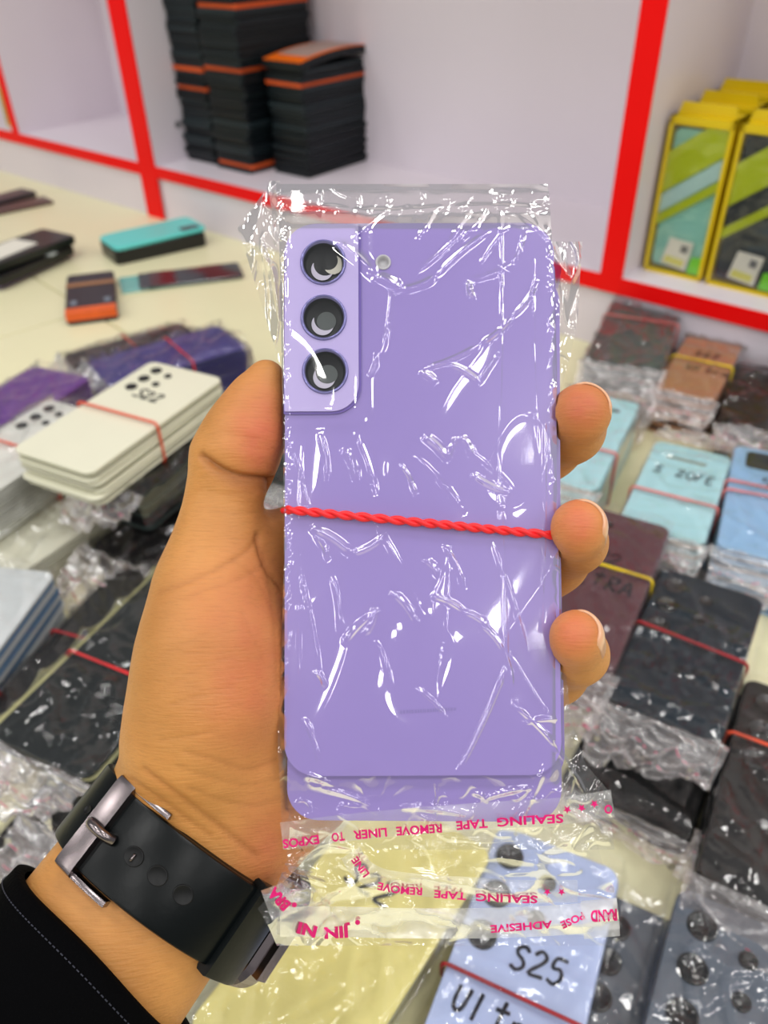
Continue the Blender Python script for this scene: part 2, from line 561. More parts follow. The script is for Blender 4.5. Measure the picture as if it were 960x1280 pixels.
def ybox(s0, s1, dep, bd, h, mcase, label, mirror=False, base=SB, mstripe=None, lean=0.0, label_on=True):
    w = s1 - s0
    r = thing('phone_case_box', label, 'box', shelf_pt((s0 + s1) / 2, dep, base), (lean, 0, SANG), 'yellow boxed phone cases')
    # open fronted carton
    t = .004
    V, Fc = join_vf([box_vf(-w / 2, -w / 2 + t, 0, bd, 0, h), box_vf(w / 2 - t, w / 2, 0, bd, 0, h),
                     box_vf(-w / 2, w / 2, 0, bd, h - .008, h), box_vf(-w / 2, w / 2, 0, bd, 0, t), box_vf(-w / 2, w / 2, bd - t, bd, 0, h)])
    obj('carton', mesh('carton', V, Fc, m_yel), r)
    P = rr_outline(w - .012, h - .02, .006, 4, 0, h / 2 - .002)
    plate_xz('phone_case', P, .006, .012, mcase, r)
    x0, x1, z0, z1 = -w / 2 + t, w / 2 - t, .006, h - .008
    k = .75
    plate_xz('wide_stripe', clip_band(x0, x1, z0, z1, h * .66, h * .92, k), .003, .0045, mstripe or m_lime, r)
    plate_xz('thin_stripe', clip_band(x0, x1, z0, z1, h * .45, h * .52, k), .003, .0045, mstripe or m_lime, r)
    plate_xz('middle_stripe', clip_band(x0, x1, z0, z1, h * .53, h * .65, k), .004, .0055, m_mint2 if mcase is m_mint else m_dkcase, r)
    if label_on:
        lb = plate_xz('price_sticker', [(-.016, .012), (.014, .008), (.018, .04), (-.010, .042)], .0012, .0018, m_label, r)
        plate_xz('printed_mark', [(.004, .028), (.012, .027), (.013, .035), (.005, .036)], .0008, .0012, m_lblgrey, lb)
        plate_xz('printed_mark', [(-.013, .014), (.010, .011), (.011, .019), (-.011, .022)], .0008, .0012, m_lblyel, lb)
        plate_xz('green_tab', [(w / 2 - t - .014, .006), (w / 2 - t, .006), (w / 2 - t, .026), (w / 2 - t - .012, .024)], .002, .003, M('green_print', (120, 220, 20), .4), r)
    # glossy window
    nx, nz = 14, 30
    V = []
    for j in range(nz):
        for i in range(nx):
            V.append((x0 + (x1 - x0) * i / (nx - 1), -.0004 - .0012 * float(vn(i * .6, j * .45, 4)), z0 + (z1 - z0) * j / (nz - 1)))
    obj('window', mesh('window', V, grid_faces(nx, nz), f_box, True), r)
    # hanging header folded back on top
    plate_xz('header_card', [(-w / 2 + .002, h), (w / 2 - .002, h), (w / 2 - .006, h + .012), (-w / 2 + .006, h + .012)], .012, .014, m_yel, r)
    return r
ybox(.372, .440, .042, .05, .165, m_mint, 'yellow box with a mint green phone case behind clear window')
ybox(.446, .520, .042, .05, .165, m_dkcase, 'yellow box with a charcoal phone case and white sticker')
ybox(.526, .596, .042, .05, .165, m_dkcase, 'yellow box with a dark phone case at the far right edge')
for k, (a, b) in enumerate(((.372, .440), (.446, .520), (.526, .596))):
    ybox(a, b, .098, .05, .168, m_dkcase, ('yellow box directly behind the mint case box', 'yellow box directly behind the charcoal case box', 'yellow box behind the rightmost dark case box')[k], label_on=False)
    ybox(a, b, .154, .05, .172, m_dkcase, ('yellow box rearmost behind the mint case box', 'yellow box rearmost behind the charcoal case box', 'yellow box rearmost behind the rightmost dark case box')[k], label_on=False)
ybox(-1.03, -.962, .03, .05, .165, m_mint, 'yellow box with a mint phone case at the left edge of the picture')

# ------------------------------------------------------------------ loose phone cases and panels on the tiles
def loose(name, label, cat, px, z0, ang, w, l, t, mt, group=None, r=.008, tilt=(0, 0)):
    c = onz(px[0], px[1], z0 + t)
    root = thing(name, label, cat, (c[0], c[1], z0), (tilt[0], tilt[1], math.radians(ang - 90)), group)
    v, f = slab_vf(rr_outline(w, l, r, 5), 0, t, min(t * .3, .0018))
    obj('shell', mesh('shell', v, f, mt), root)
    return root
m_teal = M('turquoise_panel', (98, 214, 208), .32, .45, var=.03)
o = loose('phone_case_stack', 'turquoise phone panel lying on a thick black one near the shelf', 'phone panel', (190, 290), .006, 33.8, .074, .152, .022, m_black)
v, f = slab_vf(rr_outline(.075, .155, .012, 6), .0225, .029, .002)
obj('turquoise_panel', mesh('turquoise_panel', v, f, m_teal), o, (0, 0.002, 0), (.01, 0, .03))
v, f = slab_vf(rr_outline(.02, .032, .005, 4), .029, .0303, .0005)
obj('camera_window', mesh('camera_window', v, f, M('camera_glass_dark', (46, 70, 78), .15)), o, (.022, .055, 0))
o.location.z = 0
loose('glass_panel', 'pale teal glass strip lying under the dark one on the tiles', 'phone panel', (215, 347), .0, 19, .062, .150, .003, M('teal_glass', (112, 178, 170), .15, .6), r=.004)
g2 = loose('glass_panel', 'dark glass panel with brownish bands lying across the teal strip', 'phone panel', (238, 343), .0032, 16, .060, .150, .003, M('dark_glass', (44, 52, 58), .12, .6), r=.004)
for yy in (-.045, .035):
    bx = box('brown_band', (-.029, .029, yy - .014, yy + .014, .0031, .0034), M('maroon_print', (70, 34, 40), .2), g2)
ob = loose('phone_box', 'black and bronze phone pack with bright orange end on the tiles', 'package', (113, 364), .0, 106, .066, .15, .016, M('near_black_card', (34, 32, 40), .35), r=.006)
box('orange_end', (-.0325, .0325, -.0752, -.056, .006, .0167), M('orange_card', (240, 96, 30), .4, var=.35, vscale=60), ob)
box('bronze_band', (-.0332, .0332, .024, .036, .001, .0168), M('bronze_card', (160, 110, 66), .3), ob)
for sx in (-.022, .022):
    box('silver_mark', (sx - .004, sx + .004, -.045, -.03, .016, .0166), M('silver_print', (120, 132, 144), .3), ob)
la = loose('phone_case', 'purple edged phone panel at the bottom of the dark pile at the left', 'phone panel', (22, 330), .0, 66, .078, .158, .007, M('violet_panel', (150, 110, 190), .3))
lb = loose('phone_case', 'black phone case in the middle of the dark pile at the left', 'phone panel', (24, 322), .007, 64, .076, .156, .014, m_black)
lc = loose('phone_case', 'black phone case with a white sticker on top of the dark pile', 'phone panel', (22, 308), .022, 58, .078, .158, .012, M('green_black_case', (14, 24, 20), .3))
v, f = slab_vf(rr_outline(.05, .085, .002, 3), .012, .0126)
obj('white_sticker', mesh('white_sticker', v, f, m_label), lc, (-.004, -.02, 0), (0, 0, .1))
v, f = slab_vf(rr_outline(.024, .016, .002, 3), .0143, .0148)
obj('grey_sticker', mesh('grey_sticker', v, f, M('grey_sticker', (190, 196, 190), .4)), lb, (.030, .03, 0))
loose('screen_strip', 'dark brown strip lying at the far left edge of the tiles', 'phone panel', (12, 258), 0, 40, .045, .15, .006, M('brown_panel', (82, 58, 52), .3), r=.003)
loose('screen_strip', 'blackish strip lying behind the brown one at the far left', 'phone panel', (2, 246), 0, 55, .045, .12, .012, M('charcoal_strip', (52, 46, 50), .3), r=.003)

# ------------------------------------------------------------------ bundles of phone back panels on the floor
PANEL_ME = {}
def panel_me(w, l, t, mt):
    k = (round(w, 4), round(l, 4), round(t, 5), mt.name)
    if k not in PANEL_ME:
        v, f = slab_vf(rr_outline(w, l, .0075, 5), 0, t, min(.0007, t * .3))
        PANEL_ME[k] = mesh('back_panel', v, f, mt)
    return PANEL_ME[k]

def lens_vf(r, z):
    """raised ring with a sunken black disc: one lathe"""
    prof = [(r * 1.0, 0), (r * 1.0, .0012), (r * .93, .0016), (r * .82, .0016), (r * .76, .0008), (r * .001, .0006)]
    n = 20
    V, Fc = [], []
    for (q, h) in prof:
        for i in range(n):
            a = 2 * math.pi * i / n
            V.append((q * math.cos(a), q * math.sin(a), z + h))
    for k in range(len(prof) - 1):
        for i in range(n):
            j = (i + 1) % n
            Fc.append((k * n + i, k * n + j, (k + 1) * n + j, (k + 1) * n + i))
    return V, Fc
LENS_ME = {}
m_lens = M('camera_ring_black', (20, 22, 24), .18, .6)
def lens(parent, x, y, r, z):
    k = round(r, 5)
    if k not in LENS_ME:
        V, Fc = lens_vf(r, 0)
        LENS_ME[k] = mesh('camera_ring', V, Fc, m_lens, True)
    return obj('camera_ring', LENS_ME[k], parent, (x, y, z))

LAYOUT = {
 'ultra': [(-.022, -.016, .0072), (-.022, -.038, .0072), (-.022, -.060, .0072), (.000, -.022, .0044), (.000, -.042, .0044)],
 'triple': [(-.022, -.016, .0066), (-.022, -.034, .0066), (-.022, -.052, .0066)],
 'small': [(-.022, -.014, .005), (-.022, -.03, .005), (-.022, -.046, .005), (-.006, -.018, .0032), (-.006, -.034, .0032)],
}

def bag_film(parent, W, L, z0, zt, seed, m=.007, t_top=.012, t_bot=.03, amp=.0013, freq=1.0, tails=(False, True), tail_lift=.6, rip=.006, streak=.0025):
    """crinkled clear sleeve over a bundle plus crumpled ends"""
    n = 1.0
    nx, ny = 44, 88
    xs = np.linspace(-W / 2 - m, W / 2 + m, nx)
    ys = np.linspace(-L / 2 - .006, L / 2 + .006, ny)
    X, Y = np.meshgrid(xs, ys)
    dx = np.clip((np.abs(X) - (W / 2 - .001)) / m, 0, 1)
    w1 = ridge(X * 55 * freq + Y * 25 * freq, Y * 22 * freq - X * 14, seed, 4)
    w2 = ridge(X * 90 * freq - Y * 40 * freq, Y * 40 * freq + X * 30, seed + 5, 5)
    w3 = vn(X * 40, Y * 30, seed + 2)
    Z = zt + .0012 + amp * (1.6 * w1 + .8 * w2 + w3)
    rot_ = .5 + (seed * 1.7) % 1.2
    ua, va = X * math.cos(rot_) + Y * math.sin(rot_), -X * math.sin(rot_) + Y * math.cos(rot_)
    Z = Z + streak * ridge(ua * 34, va * 9, seed + 51, 6) + .5 * streak * ridge(ua * 60 + va * 12, va * 22, seed + 57, 7)
    drop = (zt - z0) * .8
    Z = Z - drop * sstep(.12, 1.0, dx) ** .8
    X2 = X + np.sign(X) * (rip * .4 * vn(Y * 60, X * 10, seed + 9) * dx) - np.sign(X) * m * .55 * sstep(.2, 1, dx)
    V = np.stack([X2, Y, Z], -1).reshape(-1, 3)
    b = obj('plastic_bag', mesh('plastic_bag', V, grid_faces(nx, ny), f_bundle, True), parent)
    for end, ln, on in ((1, t_top, tails[0]), (-1, t_bot, tails[1])):
        if not on:
            continue
        nx2, ny2 = 44, 36
        U, Tt = np.meshgrid(np.linspace(-1, 1, nx2), np.linspace(0, 1, ny2))
        wd = (W / 2 + .005) * (1 - .10 * Tt * (1 + vn(U * 1.2, Tt * 2, seed + 3)))
        X = U * wd + .003 * (vn(U * 3, Tt * 4, seed + 11) - .5) * Tt
        Y = end * (L / 2 + .002 + ln * Tt + .012 * Tt * (vn(U * 1.6, Tt * 0 + 3.3, seed + 21) - .5))
        zb = z0 + (zt - z0) * tail_lift
        Z = zt * (1 - Tt) + zb * Tt + .001 + Tt * .4 * rip * np.sin(U * 3 + seed) + (.3 + .7 * Tt) * rip * (
            1.1 * ridge(U * 1.7 + Tt * 1.2, Tt * 4.5 - U * 1.5, seed + 31, 3) + .6 * ridge(U * 3.2 - Tt * 2, Tt * 7 + U * 2, seed + 37, 4) + .5 * vn(U * 2, Tt * 3, seed + 41) - .6)
        Z = np.maximum(Z, z0 + .0015)
        V = np.stack([X, Y, Z], -1).reshape(-1, 3)
        tl = obj('bag_end', mesh('bag_end', V, grid_faces(nx2, ny2), f_tail, True), b)
        rg = random.Random(seed * 7 + end)
        G = V.reshape(ny2, nx2, 3)
        pv, pf = [], []
        for row in (int(ny2 * .55), int(ny2 * .8)):
            i = 2
            while i < nx2 - 3:
                w_ = rg.choice((1, 2, 3))
                for q in range(w_):
                    o_ = len(pv)
                    a_, b_, c_, d_ = G[row, i + q], G[row, i + q + 1], G[row + 1, i + q + 1], G[row + 1, i + q]
                    up_ = np.array([0, 0, .0005])
                    pv += [a_ + up_, b_ + up_, b_ + (c_ - b_) * .55 + up_, a_ + (d_ - a_) * .55 + up_]
                    pf.append((o_, o_ + 1, o_ + 2, o_ + 3))
                i += w_ + rg.choice((1, 1, 2, 3))
        obj('printed_line', mesh('printed_line', pv, pf, m_pinkprint), tl)
    return b

def band_loop(parent, W, z0, zt, y, ang, mt, r=.0011, droop=0.0):
    """rubber band round the stack; ang = slant in the top plane"""
    P = []
    h = zt - z0
    ca = math.tan(ang)
    out = rr_outline(W + .004, h + .005, .004, 4, 0, z0 + h / 2)
    # densify
    Q = []
    for i in range(len(out)):
        a, b = np.array(out[i]), np.array(out[(i + 1) % len(out)])
        k = max(1, int(np.linalg.norm(b - a) / .008))
        for q in range(k):
            Q.append(a + (b - a) * q / k)
    for x, z in Q:
        P.append((x, y + ca * x, z))
    return tube('rubber_band', P, r, mt, parent, 6, True)

BUNDLES = []
def bundle(label, c, ang, ztop, col, z0=0.0, W=.070, L=.148, layout=None, band=None, band_y=0.0, band_a=0.0, text=(),
           side=None, bag=True, seed=1, tails=(False, True), slot=None, square=False, t_bot=.03, t_top=.012, amp=.0013,
           tilt=(0, 0), rip=.006, rough=.28, n=None, px=None, spread=.0012, tail_lift=.5, strip=None):
    if px is not None:
        q = onz(px[0], px[1], ztop); c = (q[0], q[1])
    r = random.Random(seed * 31 + 5)
    root = thing('panel_bundle', label, 'phone panels', (c[0], c[1], z0), (tilt[0], tilt[1], math.radians(ang - 90)), 'bundles of phone back panels')
    H = ztop - z0
    n = n or max(2, int(round(H / .0034)))
    st = H / n
    dk = max(col) < 80
    mt = M('panel_%d_%d_%d' % col, tuple(int(c_ * .62) for c_ in col) if dk else col, rough, .3 if dk else .5, var=.03, vscale=30)
    ms = mt if side is None else M('panel_%d_%d_%d' % side, side, .35, .5, var=.04, vscale=30)
    for i in range(n):
        top = i == n - 1
        j = 0 if top else spread
        th = st * (.62 if not top else .8)
        p = obj('back_panel', panel_me(W, L, round(th, 5), mt if (top or i % 3 != 1) else ms), root,
                (r.uniform(-j, j), r.uniform(-j, j) * 1.5, i * st + st * .18), (0, 0, r.uniform(-1, 1) * j * 6))
    zt = (n - 1) * st + st * .18 + st * .8
    if strip:
        obj('back_panel', panel_me(W, L, .0022, M('panel_%d_%d_%d' % strip, strip, .35)), root, (-.0055, .003, zt - .0062), (0, 0, -.012))
    if layout:
        for x, y, rad in LAYOUT[layout]:
            lens(root, x, L / 2 + y, rad, zt - .0002)
    if slot:
        v, f = slab_vf(rr_outline(slot[2], slot[3], slot[3] / 2.01, 5), 0, .0007, .0002)
        obj('camera_slot', mesh('camera_slot', v, f, M('slot_%d' % slot[4][0], slot[4], .35)), root, (slot[0], slot[1], zt - .0002))
    if square:
        v, f = slab_vf(rr_outline(.025, .026, .005, 5), 0, .0012, .0004)
        obj('camera_block', mesh('camera_block', v, f, m_lens), root, (-.013, L / 2 - .02, zt - .0002))
    for (s, h, x, y) in text:
        V, Fc = writing_vf(s, h, x, y, .00085 * h / .012, r)
        obj('marker_writing', mesh('marker_writing', V, Fc, m_ink, True), root, (0, 0, zt + .0006))
    if band is not None:
        for k, (by, ba) in enumerate(zip(band_y if hasattr(band_y, '__len__') else [band_y], band_a if hasattr(band_a, '__len__') else [band_a])):
            band_loop(root, W, 0.001, zt + .001, by, ba, band)
    if bag:
        bag_film(root, W, L, 0.0005, zt, seed, t_bot=t_bot, t_top=t_top, tails=tails, amp=amp, rip=rip, tail_lift=tail_lift)
    BUNDLES.append(root)
    return root

NAVY = (34, 60, 79); BURG = (88, 54, 62); LBLUE = (178, 220, 226); SKY = (150, 190, 224)
PERI = (182, 196, 232); CREAMY = (226, 216, 140); GREY = (84, 94, 108); DARK = (38, 40, 42); IVORY = (226, 224, 200)
# right hand side, back to front
bundle('grey bundle in heavily crinkled plastic with a pale red band leaning at the shelf', (.278, .80), 66, .060, (74, 84, 82), W=.078, L=.165, seed=1, band=m_pinkband, band_y=.03, layout=None,
       side=(150, 146, 140), amp=.004, rip=.012, t_bot=.05, tails=(True, True), tail_lift=.15)
bundle('bronze bundle with handwriting and a yellow rubber band', (.330, .738), 59, .050, (176, 128, 96), W=.058, L=.135, seed=2, band=m_yellowband, band_y=.005, text=(('S22', .012, -.012, .022), ('Ultra', .012, -.012, -.014)),
       side=(70, 58, 54), tails=(True, True), t_top=.03, rip=.009, rough=.4)
bundle('dark olive bundle with a red rubber band at the right edge under the shelf', (.458, .752), 64, .062, (58, 60, 44), W=.060, L=.15, seed=3, band=m_redband, band_y=.02, amp=.003, rip=.01)
bundle('black bundle in grey crinkled plastic beside the bronze one', None, 66, .038, (24, 24, 26), z0=.018, px=(935, 492), W=.044, L=.14, seed=4, amp=.003, rip=.012, t_bot=.035)
bundle('black bundle in crumpled plastic behind the blue bundle with the square camera', None, 66, .017, (20, 20, 22), px=(950, 545), W=.075, L=.12, seed=5, amp=.003, rip=.012)
bundle('pale blue bundle with a black camera slot behind the uppermost fingertip', (.179, .606), 62.5, .052, LBLUE, W=.070, L=.158, seed=6, band=m_pinkband, band_y=-.022, slot=(.004, .055, .034, .004, (40, 44, 40)),
       text=(('S2n', .015, -.02, -.008),), side=(190, 186, 172), tails=(True, True), t_top=.04, rip=.009)
bundle('pale blue bundle with a long grey camera slot and handwriting', (.2396, .5217), 61.5, .052, LBLUE, z0=.021, W=.064, L=.132, seed=7, band=m_pinkband, band_y=-.0185, slot=(-.002, .0435, .034, .0045, (140, 150, 138)),
       text=(('S', .011, -.024, .0155), ('20FE', .011, -.006, .0155)), side=(196, 192, 178), tails=(True, True), t_top=.045, rip=.01)
bundle('sky blue bundle with a black square camera block at the right edge', (.308, .498), 65, .054, SKY, W=.072, L=.150, seed=8, band=m_pinkband, band_y=(.012, .0), band_a=(0, .05), square=True,
       text=(('S2', .012, -.012, .018), ('5nr', .012, -.004, .002)), side=(186, 190, 196), t_bot=.03, rip=.008)
bundle('flat dark bundle partly hidden between the pale blue and burgundy ones', None, 62, .02, (40, 58, 50), px=(838, 690), W=.06, L=.10, seed=9, amp=.003, rip=.008)
bundle('burgundy bundle with handwriting and a bright yellow rubber band', (.1435, .4075), 61, .060, BURG, z0=.021, W=.072, L=.160, seed=10, band=m_yellowband, band_y=.012, layout='small',
       text=(('S22', .013, -.015, .018), ('ULTRA', .014, -.021, -.008)), side=(150, 130, 130), t_bot=.04, rip=.009)
bundle('black bundle lying flat under the navy one', (.172, .318), 58, .02, (20, 24, 24), W=.074, L=.15, seed=11, amp=.002, rip=.006, t_bot=.015)
bundle('navy bundle with handwriting and a dark red rubber band', (.1935, .350), 58.5, .052, NAVY, z0=.024, W=.068, L=.135, seed=12, band=m_darkband, band_y=.0, band_a=-.05, layout='ultra',
       text=(('ULTRA', .013, -.022, -.032),), side=(70, 76, 80), t_bot=.032, rip=.011)
bundle('black bundle with an orange rubber band at the right edge below the navy one', (.219, .247), 60, .046, (36, 38, 38), W=.074, L=.144, seed=13, band=m_orangeband, band_y=.022, layout='ultra',
       text=(('S2', .012, .004, .035), ('UL', .012, -.014, .006)), t_bot=.03, rip=.009)
bundle('periwinkle bundle with bold handwriting and a red rubber band at the bottom', (.057, .160), 64.5, .030, PERI, z0=.0185, W=.066, L=.150, seed=14, band=m_darkband, band_y=-.0060, layout='ultra',
       text=(('S25', .012, -.006, .0065), ('Ultra', .0125, -.025, -.0225)), t_top=.02, rip=.006)
bundle('slate grey bundle mostly hidden under the one with camera rings, bottom right', (.105, .128), 62, .018, (78, 86, 98), W=.070, L=.150, seed=15, band=m_darkband, band_y=-.02, layout='triple', t_top=.02, rip=.006)
bundle('slate grey bundle with large camera rings at the bottom right corner', (.138, .117), 60.5, .036, GREY, z0=.02, W=.072, L=.156, seed=16, band=m_darkband, band_y=-.028, layout='ultra', tails=(True, True), t_top=.036, rip=.007, amp=.0022)
bundle('pale yellow bundle with handwriting seen through the hanging bag', None, 54, .034, CREAMY, z0=.0255, px=(440, 1165), W=.074, L=.150, seed=17, text=(('S22', .013, -.020, .018),), side=(150, 146, 110), rip=.006, amp=.0025)
bundle('pale yellow bundle lying lower at the bottom edge beside the watch', None, 54, .016, CREAMY, px=(350, 1290), W=.074, L=.150, seed=18, side=(150, 150, 120), rip=.006)
bundle('olive grey bundle in plastic peeking out right of the watch', None, 66, .025, (178, 176, 150), z0=.017, px=(330, 1180), W=.05, L=.12, seed=19, rip=.007)
# left hand side
bundle('dark green bundle behind the thumb, mostly hidden by the hand', None, 64, .034, (44, 66, 58), px=(374, 548), W=.072, L=.150, seed=33, band=m_pinkband, band_y=-.03, rip=.006)
bundle('purple bundle at the left edge behind the white ones', None, 66, .070, (106, 58, 140), px=(8, 508), W=.072, L=.15, seed=20, layout=None, rip=.008)
bundle('dark thin bundle lying behind the indigo one', None, 35, .048, (58, 50, 56), px=(165, 432), W=.05, L=.14, seed=21, band=m_orangeband, band_y=.0, rip=.008)
bundle('indigo bundle with a red rubber band and pinkish bag end', (-.225, .772), 34.5, .060, (66, 60, 128), W=.072, L=.150, seed=22, band=m_redband, band_y=.012, t_bot=.055, rip=.016, amp=.003, tails=(True, True), tail_lift=.3)
bundle('white bundle with an orange rubber band at the left edge', None, 63, .080, (222, 222, 214), z0=.04, px=(18, 560), W=.072, L=.15, seed=23, band=m_orangeband, band_y=.0, layout='small', rip=.008, amp=.0025)
bundle('black glossy bundle with a red rubber band beside the ivory one', None, 62, .080, (26, 28, 30), z0=.039, px=(218, 545), W=.060, L=.155, seed=25, band=m_redband, band_y=.01, rip=.012, amp=.002, side=(40, 52, 50))
bundle('ivory bundle lying highest on the left pile with an orange band', (-.206, .556), 62.5, .115, IVORY, z0=.084, W=.078, L=.160, seed=24, band=m_orangeband, band_y=-.008, layout='small', bag=False,
       text=(('S22', .013, -.012, .022),), side=(196, 194, 172), spread=.002)
bundle('white bundle in pinkish crumpled plastic under the ivory one', None, 56, .038, (222, 220, 200), px=(72, 648), W=.064, L=.15, seed=26, rip=.014, t_bot=.05, amp=.004, tails=(True, True), t_top=.04)
bundle('dark bundle in crumpled plastic between the ivory pile and the hand', None, 60, .034, (30, 26, 28), px=(205, 655), W=.065, L=.10, seed=27, rip=.014, t_bot=.05, amp=.004, tails=(True, True))
bundle('off white bundle with bluish sides and a red band at the left edge', (-.284, .354), 80, .060, (206, 210, 210), W=.074, L=.158, seed=28, band=m_darkband, band_y=-.012, side=(96, 128, 160), rip=.006)
bundle('charcoal bundle standing between the off white and the glossy black ones', None, 70, .036, (56, 54, 54), px=(98, 800), W=.040, L=.15, seed=29, band=m_darkband, band_y=.0, rip=.008, tails=(True, True))
bundle('black glossy bundle with sharp plastic highlights and a red band beside the palm', (-.163, .345), 64, .056, (44, 52, 52), z0=.036, W=.074, L=.160, seed=30, band=m_redband, band_y=-.012, side=(190, 190, 140), strip=(196, 192, 134), rip=.009, amp=.003)
bundle('black bundle with shiny plastic folds beside the wrist, lower left', None, 64, .034, (30, 34, 34), z0=.0145, px=(205, 915), W=.070, L=.150, seed=31, band=m_redband, band_y=.02, rip=.009, amp=.003)
bundle('small black bundle in pink printed plastic at the lower left', None, 66, .014, (26, 22, 22), px=(105, 985), W=.05, L=.12, seed=32, rip=.012, t_bot=.05, amp=.002)

# ------------------------------------------------------------------ the bundle held in the hand
TLw, TRw, BLw, BRw = at(355, 280, .2135), at(690, 277, .2135), at(358, 970, .206), at(703, 970, .206)
PO = (TLw + TRw + BLw + BRw) / 4
PX = (TRw + BRw) / 2 - (TLw + BLw) / 2; PX /= np.linalg.norm(PX)
PY = (TLw + TRw) / 2 - (BLw + BRw) / 2; PY -= PX * (PY @ PX); PY /= np.linalg.norm(PY)
PZ = np.cross(PX, PY)
PMAT = Matrix.Identity(4)
for i in range(3):
    PMAT[i][0] = PX[i]; PMAT[i][1] = PY[i]; PMAT[i][2] = PZ[i]; PMAT[i][3] = PO[i]
CL = np.array([(cC - PO) @ PX, (cC - PO) @ PY, (cC - PO) @ PZ])      # camera in the local frame
def L(x, y, z=0.0):
    """point of the held bundle's own frame (metres) that sits z in front of its face, below the given photo position"""
    d = ray(x, y); d = np.array([d @ PX, d @ PY, d @ PZ])
    return CL + d * ((z - CL[2]) / d[2])
def LA(X, Y, Z):
    """vectorised L for arrays"""
    d = cF[None] + (X[:, None] - 480) / FPX * cR[None] - (Y[:, None] - 640) / FPX * cU[None]
    d = np.stack([d @ PX, d @ PY, d @ PZ], -1)
    return CL[None] + d * ((Z - CL[2]) / d[:, 2])[:, None]

held = thing('panel_bundle', 'lilac phone back panels in clear bags held up by the hand', 'phone panels', group='bundles of phone back panels')
held.matrix_world = PMAT
m_lilac = M('lilac_panel', (150, 131, 197), 0.28, 0.5, var=0.015, vscale=20)
m_lilac2 = M('lilac_camera_plate', (186, 171, 222), 0.32, 0.5, var=0.01, vscale=20, bump=0.02, bscale=900)
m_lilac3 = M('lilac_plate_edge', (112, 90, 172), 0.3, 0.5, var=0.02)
m_lring = M('violet_ring', (126, 122, 176), 0.22, 0.5, 0.6, var=0.02)
PW, PH, PR = .0722, .1466, .0083
def quad_local(pts, z=0.0):
    return [L(x, y, z)[:2] for x, y in pts]
hole_px = [(404, 328), (404.5, 397), (406.5, 464)]
HR = .0057
holes = [circle(*L(x, y, 0)[:2], HR, 40) for x, y in hole_px]
flash = circle(*L(479, 328, 0)[:2], .0020, 20)
P0 = rr_outline(PW, PH, PR, 8)
main_panel = plate_with_holes('back_panel', P0, holes + [flash], -.0009, 0, m_lilac, held)
main_panel['label'] = 'front lilac back panel'
# panels behind it, lower and a little to the right
def back_panel(dx, dy, z, rot, nm='back_panel'):
    sh = [[(x - 0, y - 0) for x, y in h] for h in holes]
    o = plate_with_holes('back_panel', P0, sh, -.0009, 0, m_lilac, held)
    o.location = (dx, dy, z); o.rotation_euler = (0, 0, rot)
    return o
back_panel(.0012, -.0125, -.0026, -.012)
back_panel(.0016, -.004, -.0046, .004)
back_panel(.0004, -.002, -.0064, .0)
# raised camera plate
def plate():
    tl, br = L(356, 281, .001)[:2], L(448.5, 514, .001)[:2]
    w, h = br[0] - tl[0], tl[1] - br[1]
    cx, cy = (tl[0] + br[0]) / 2, (tl[1] + br[1]) / 2
    out = rr_outline(w, h, (.0003, PR - .0006, .0003, .0072), 8, cx, cy)
    hs = [circle(*L(x, y, .0012)[:2], HR, 40) for x, y in hole_px]
    p = plate_with_holes('camera_plate', out, hs, .0001, .0012, m_lilac2, held)
    # darker rounded flank
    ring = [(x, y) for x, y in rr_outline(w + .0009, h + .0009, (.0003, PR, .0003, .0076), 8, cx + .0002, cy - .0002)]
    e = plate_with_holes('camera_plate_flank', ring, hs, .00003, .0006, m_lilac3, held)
    return p
cplate = plate()
def lathe_vf(prof, n=40, cx=0, cy=0):
    V, Fc = [], []
    for (q, h) in prof:
        for i in range(n):
            a = 2 * math.pi * i / n
            V.append((cx + q * math.cos(a), cy + q * math.sin(a), h))
    for k in range(len(prof) - 1):
        for i in range(n):
            j = (i + 1) % n
            Fc.append((k * n + i, k * n + j, (k + 1) * n + j, (k + 1) * n + i))
    return V, Fc
m_sliver = M('pale_inner_panel', (196, 190, 206), .3)
m_lensbk = M('lens_barrel_black', (4, 8, 9), .4, .25)
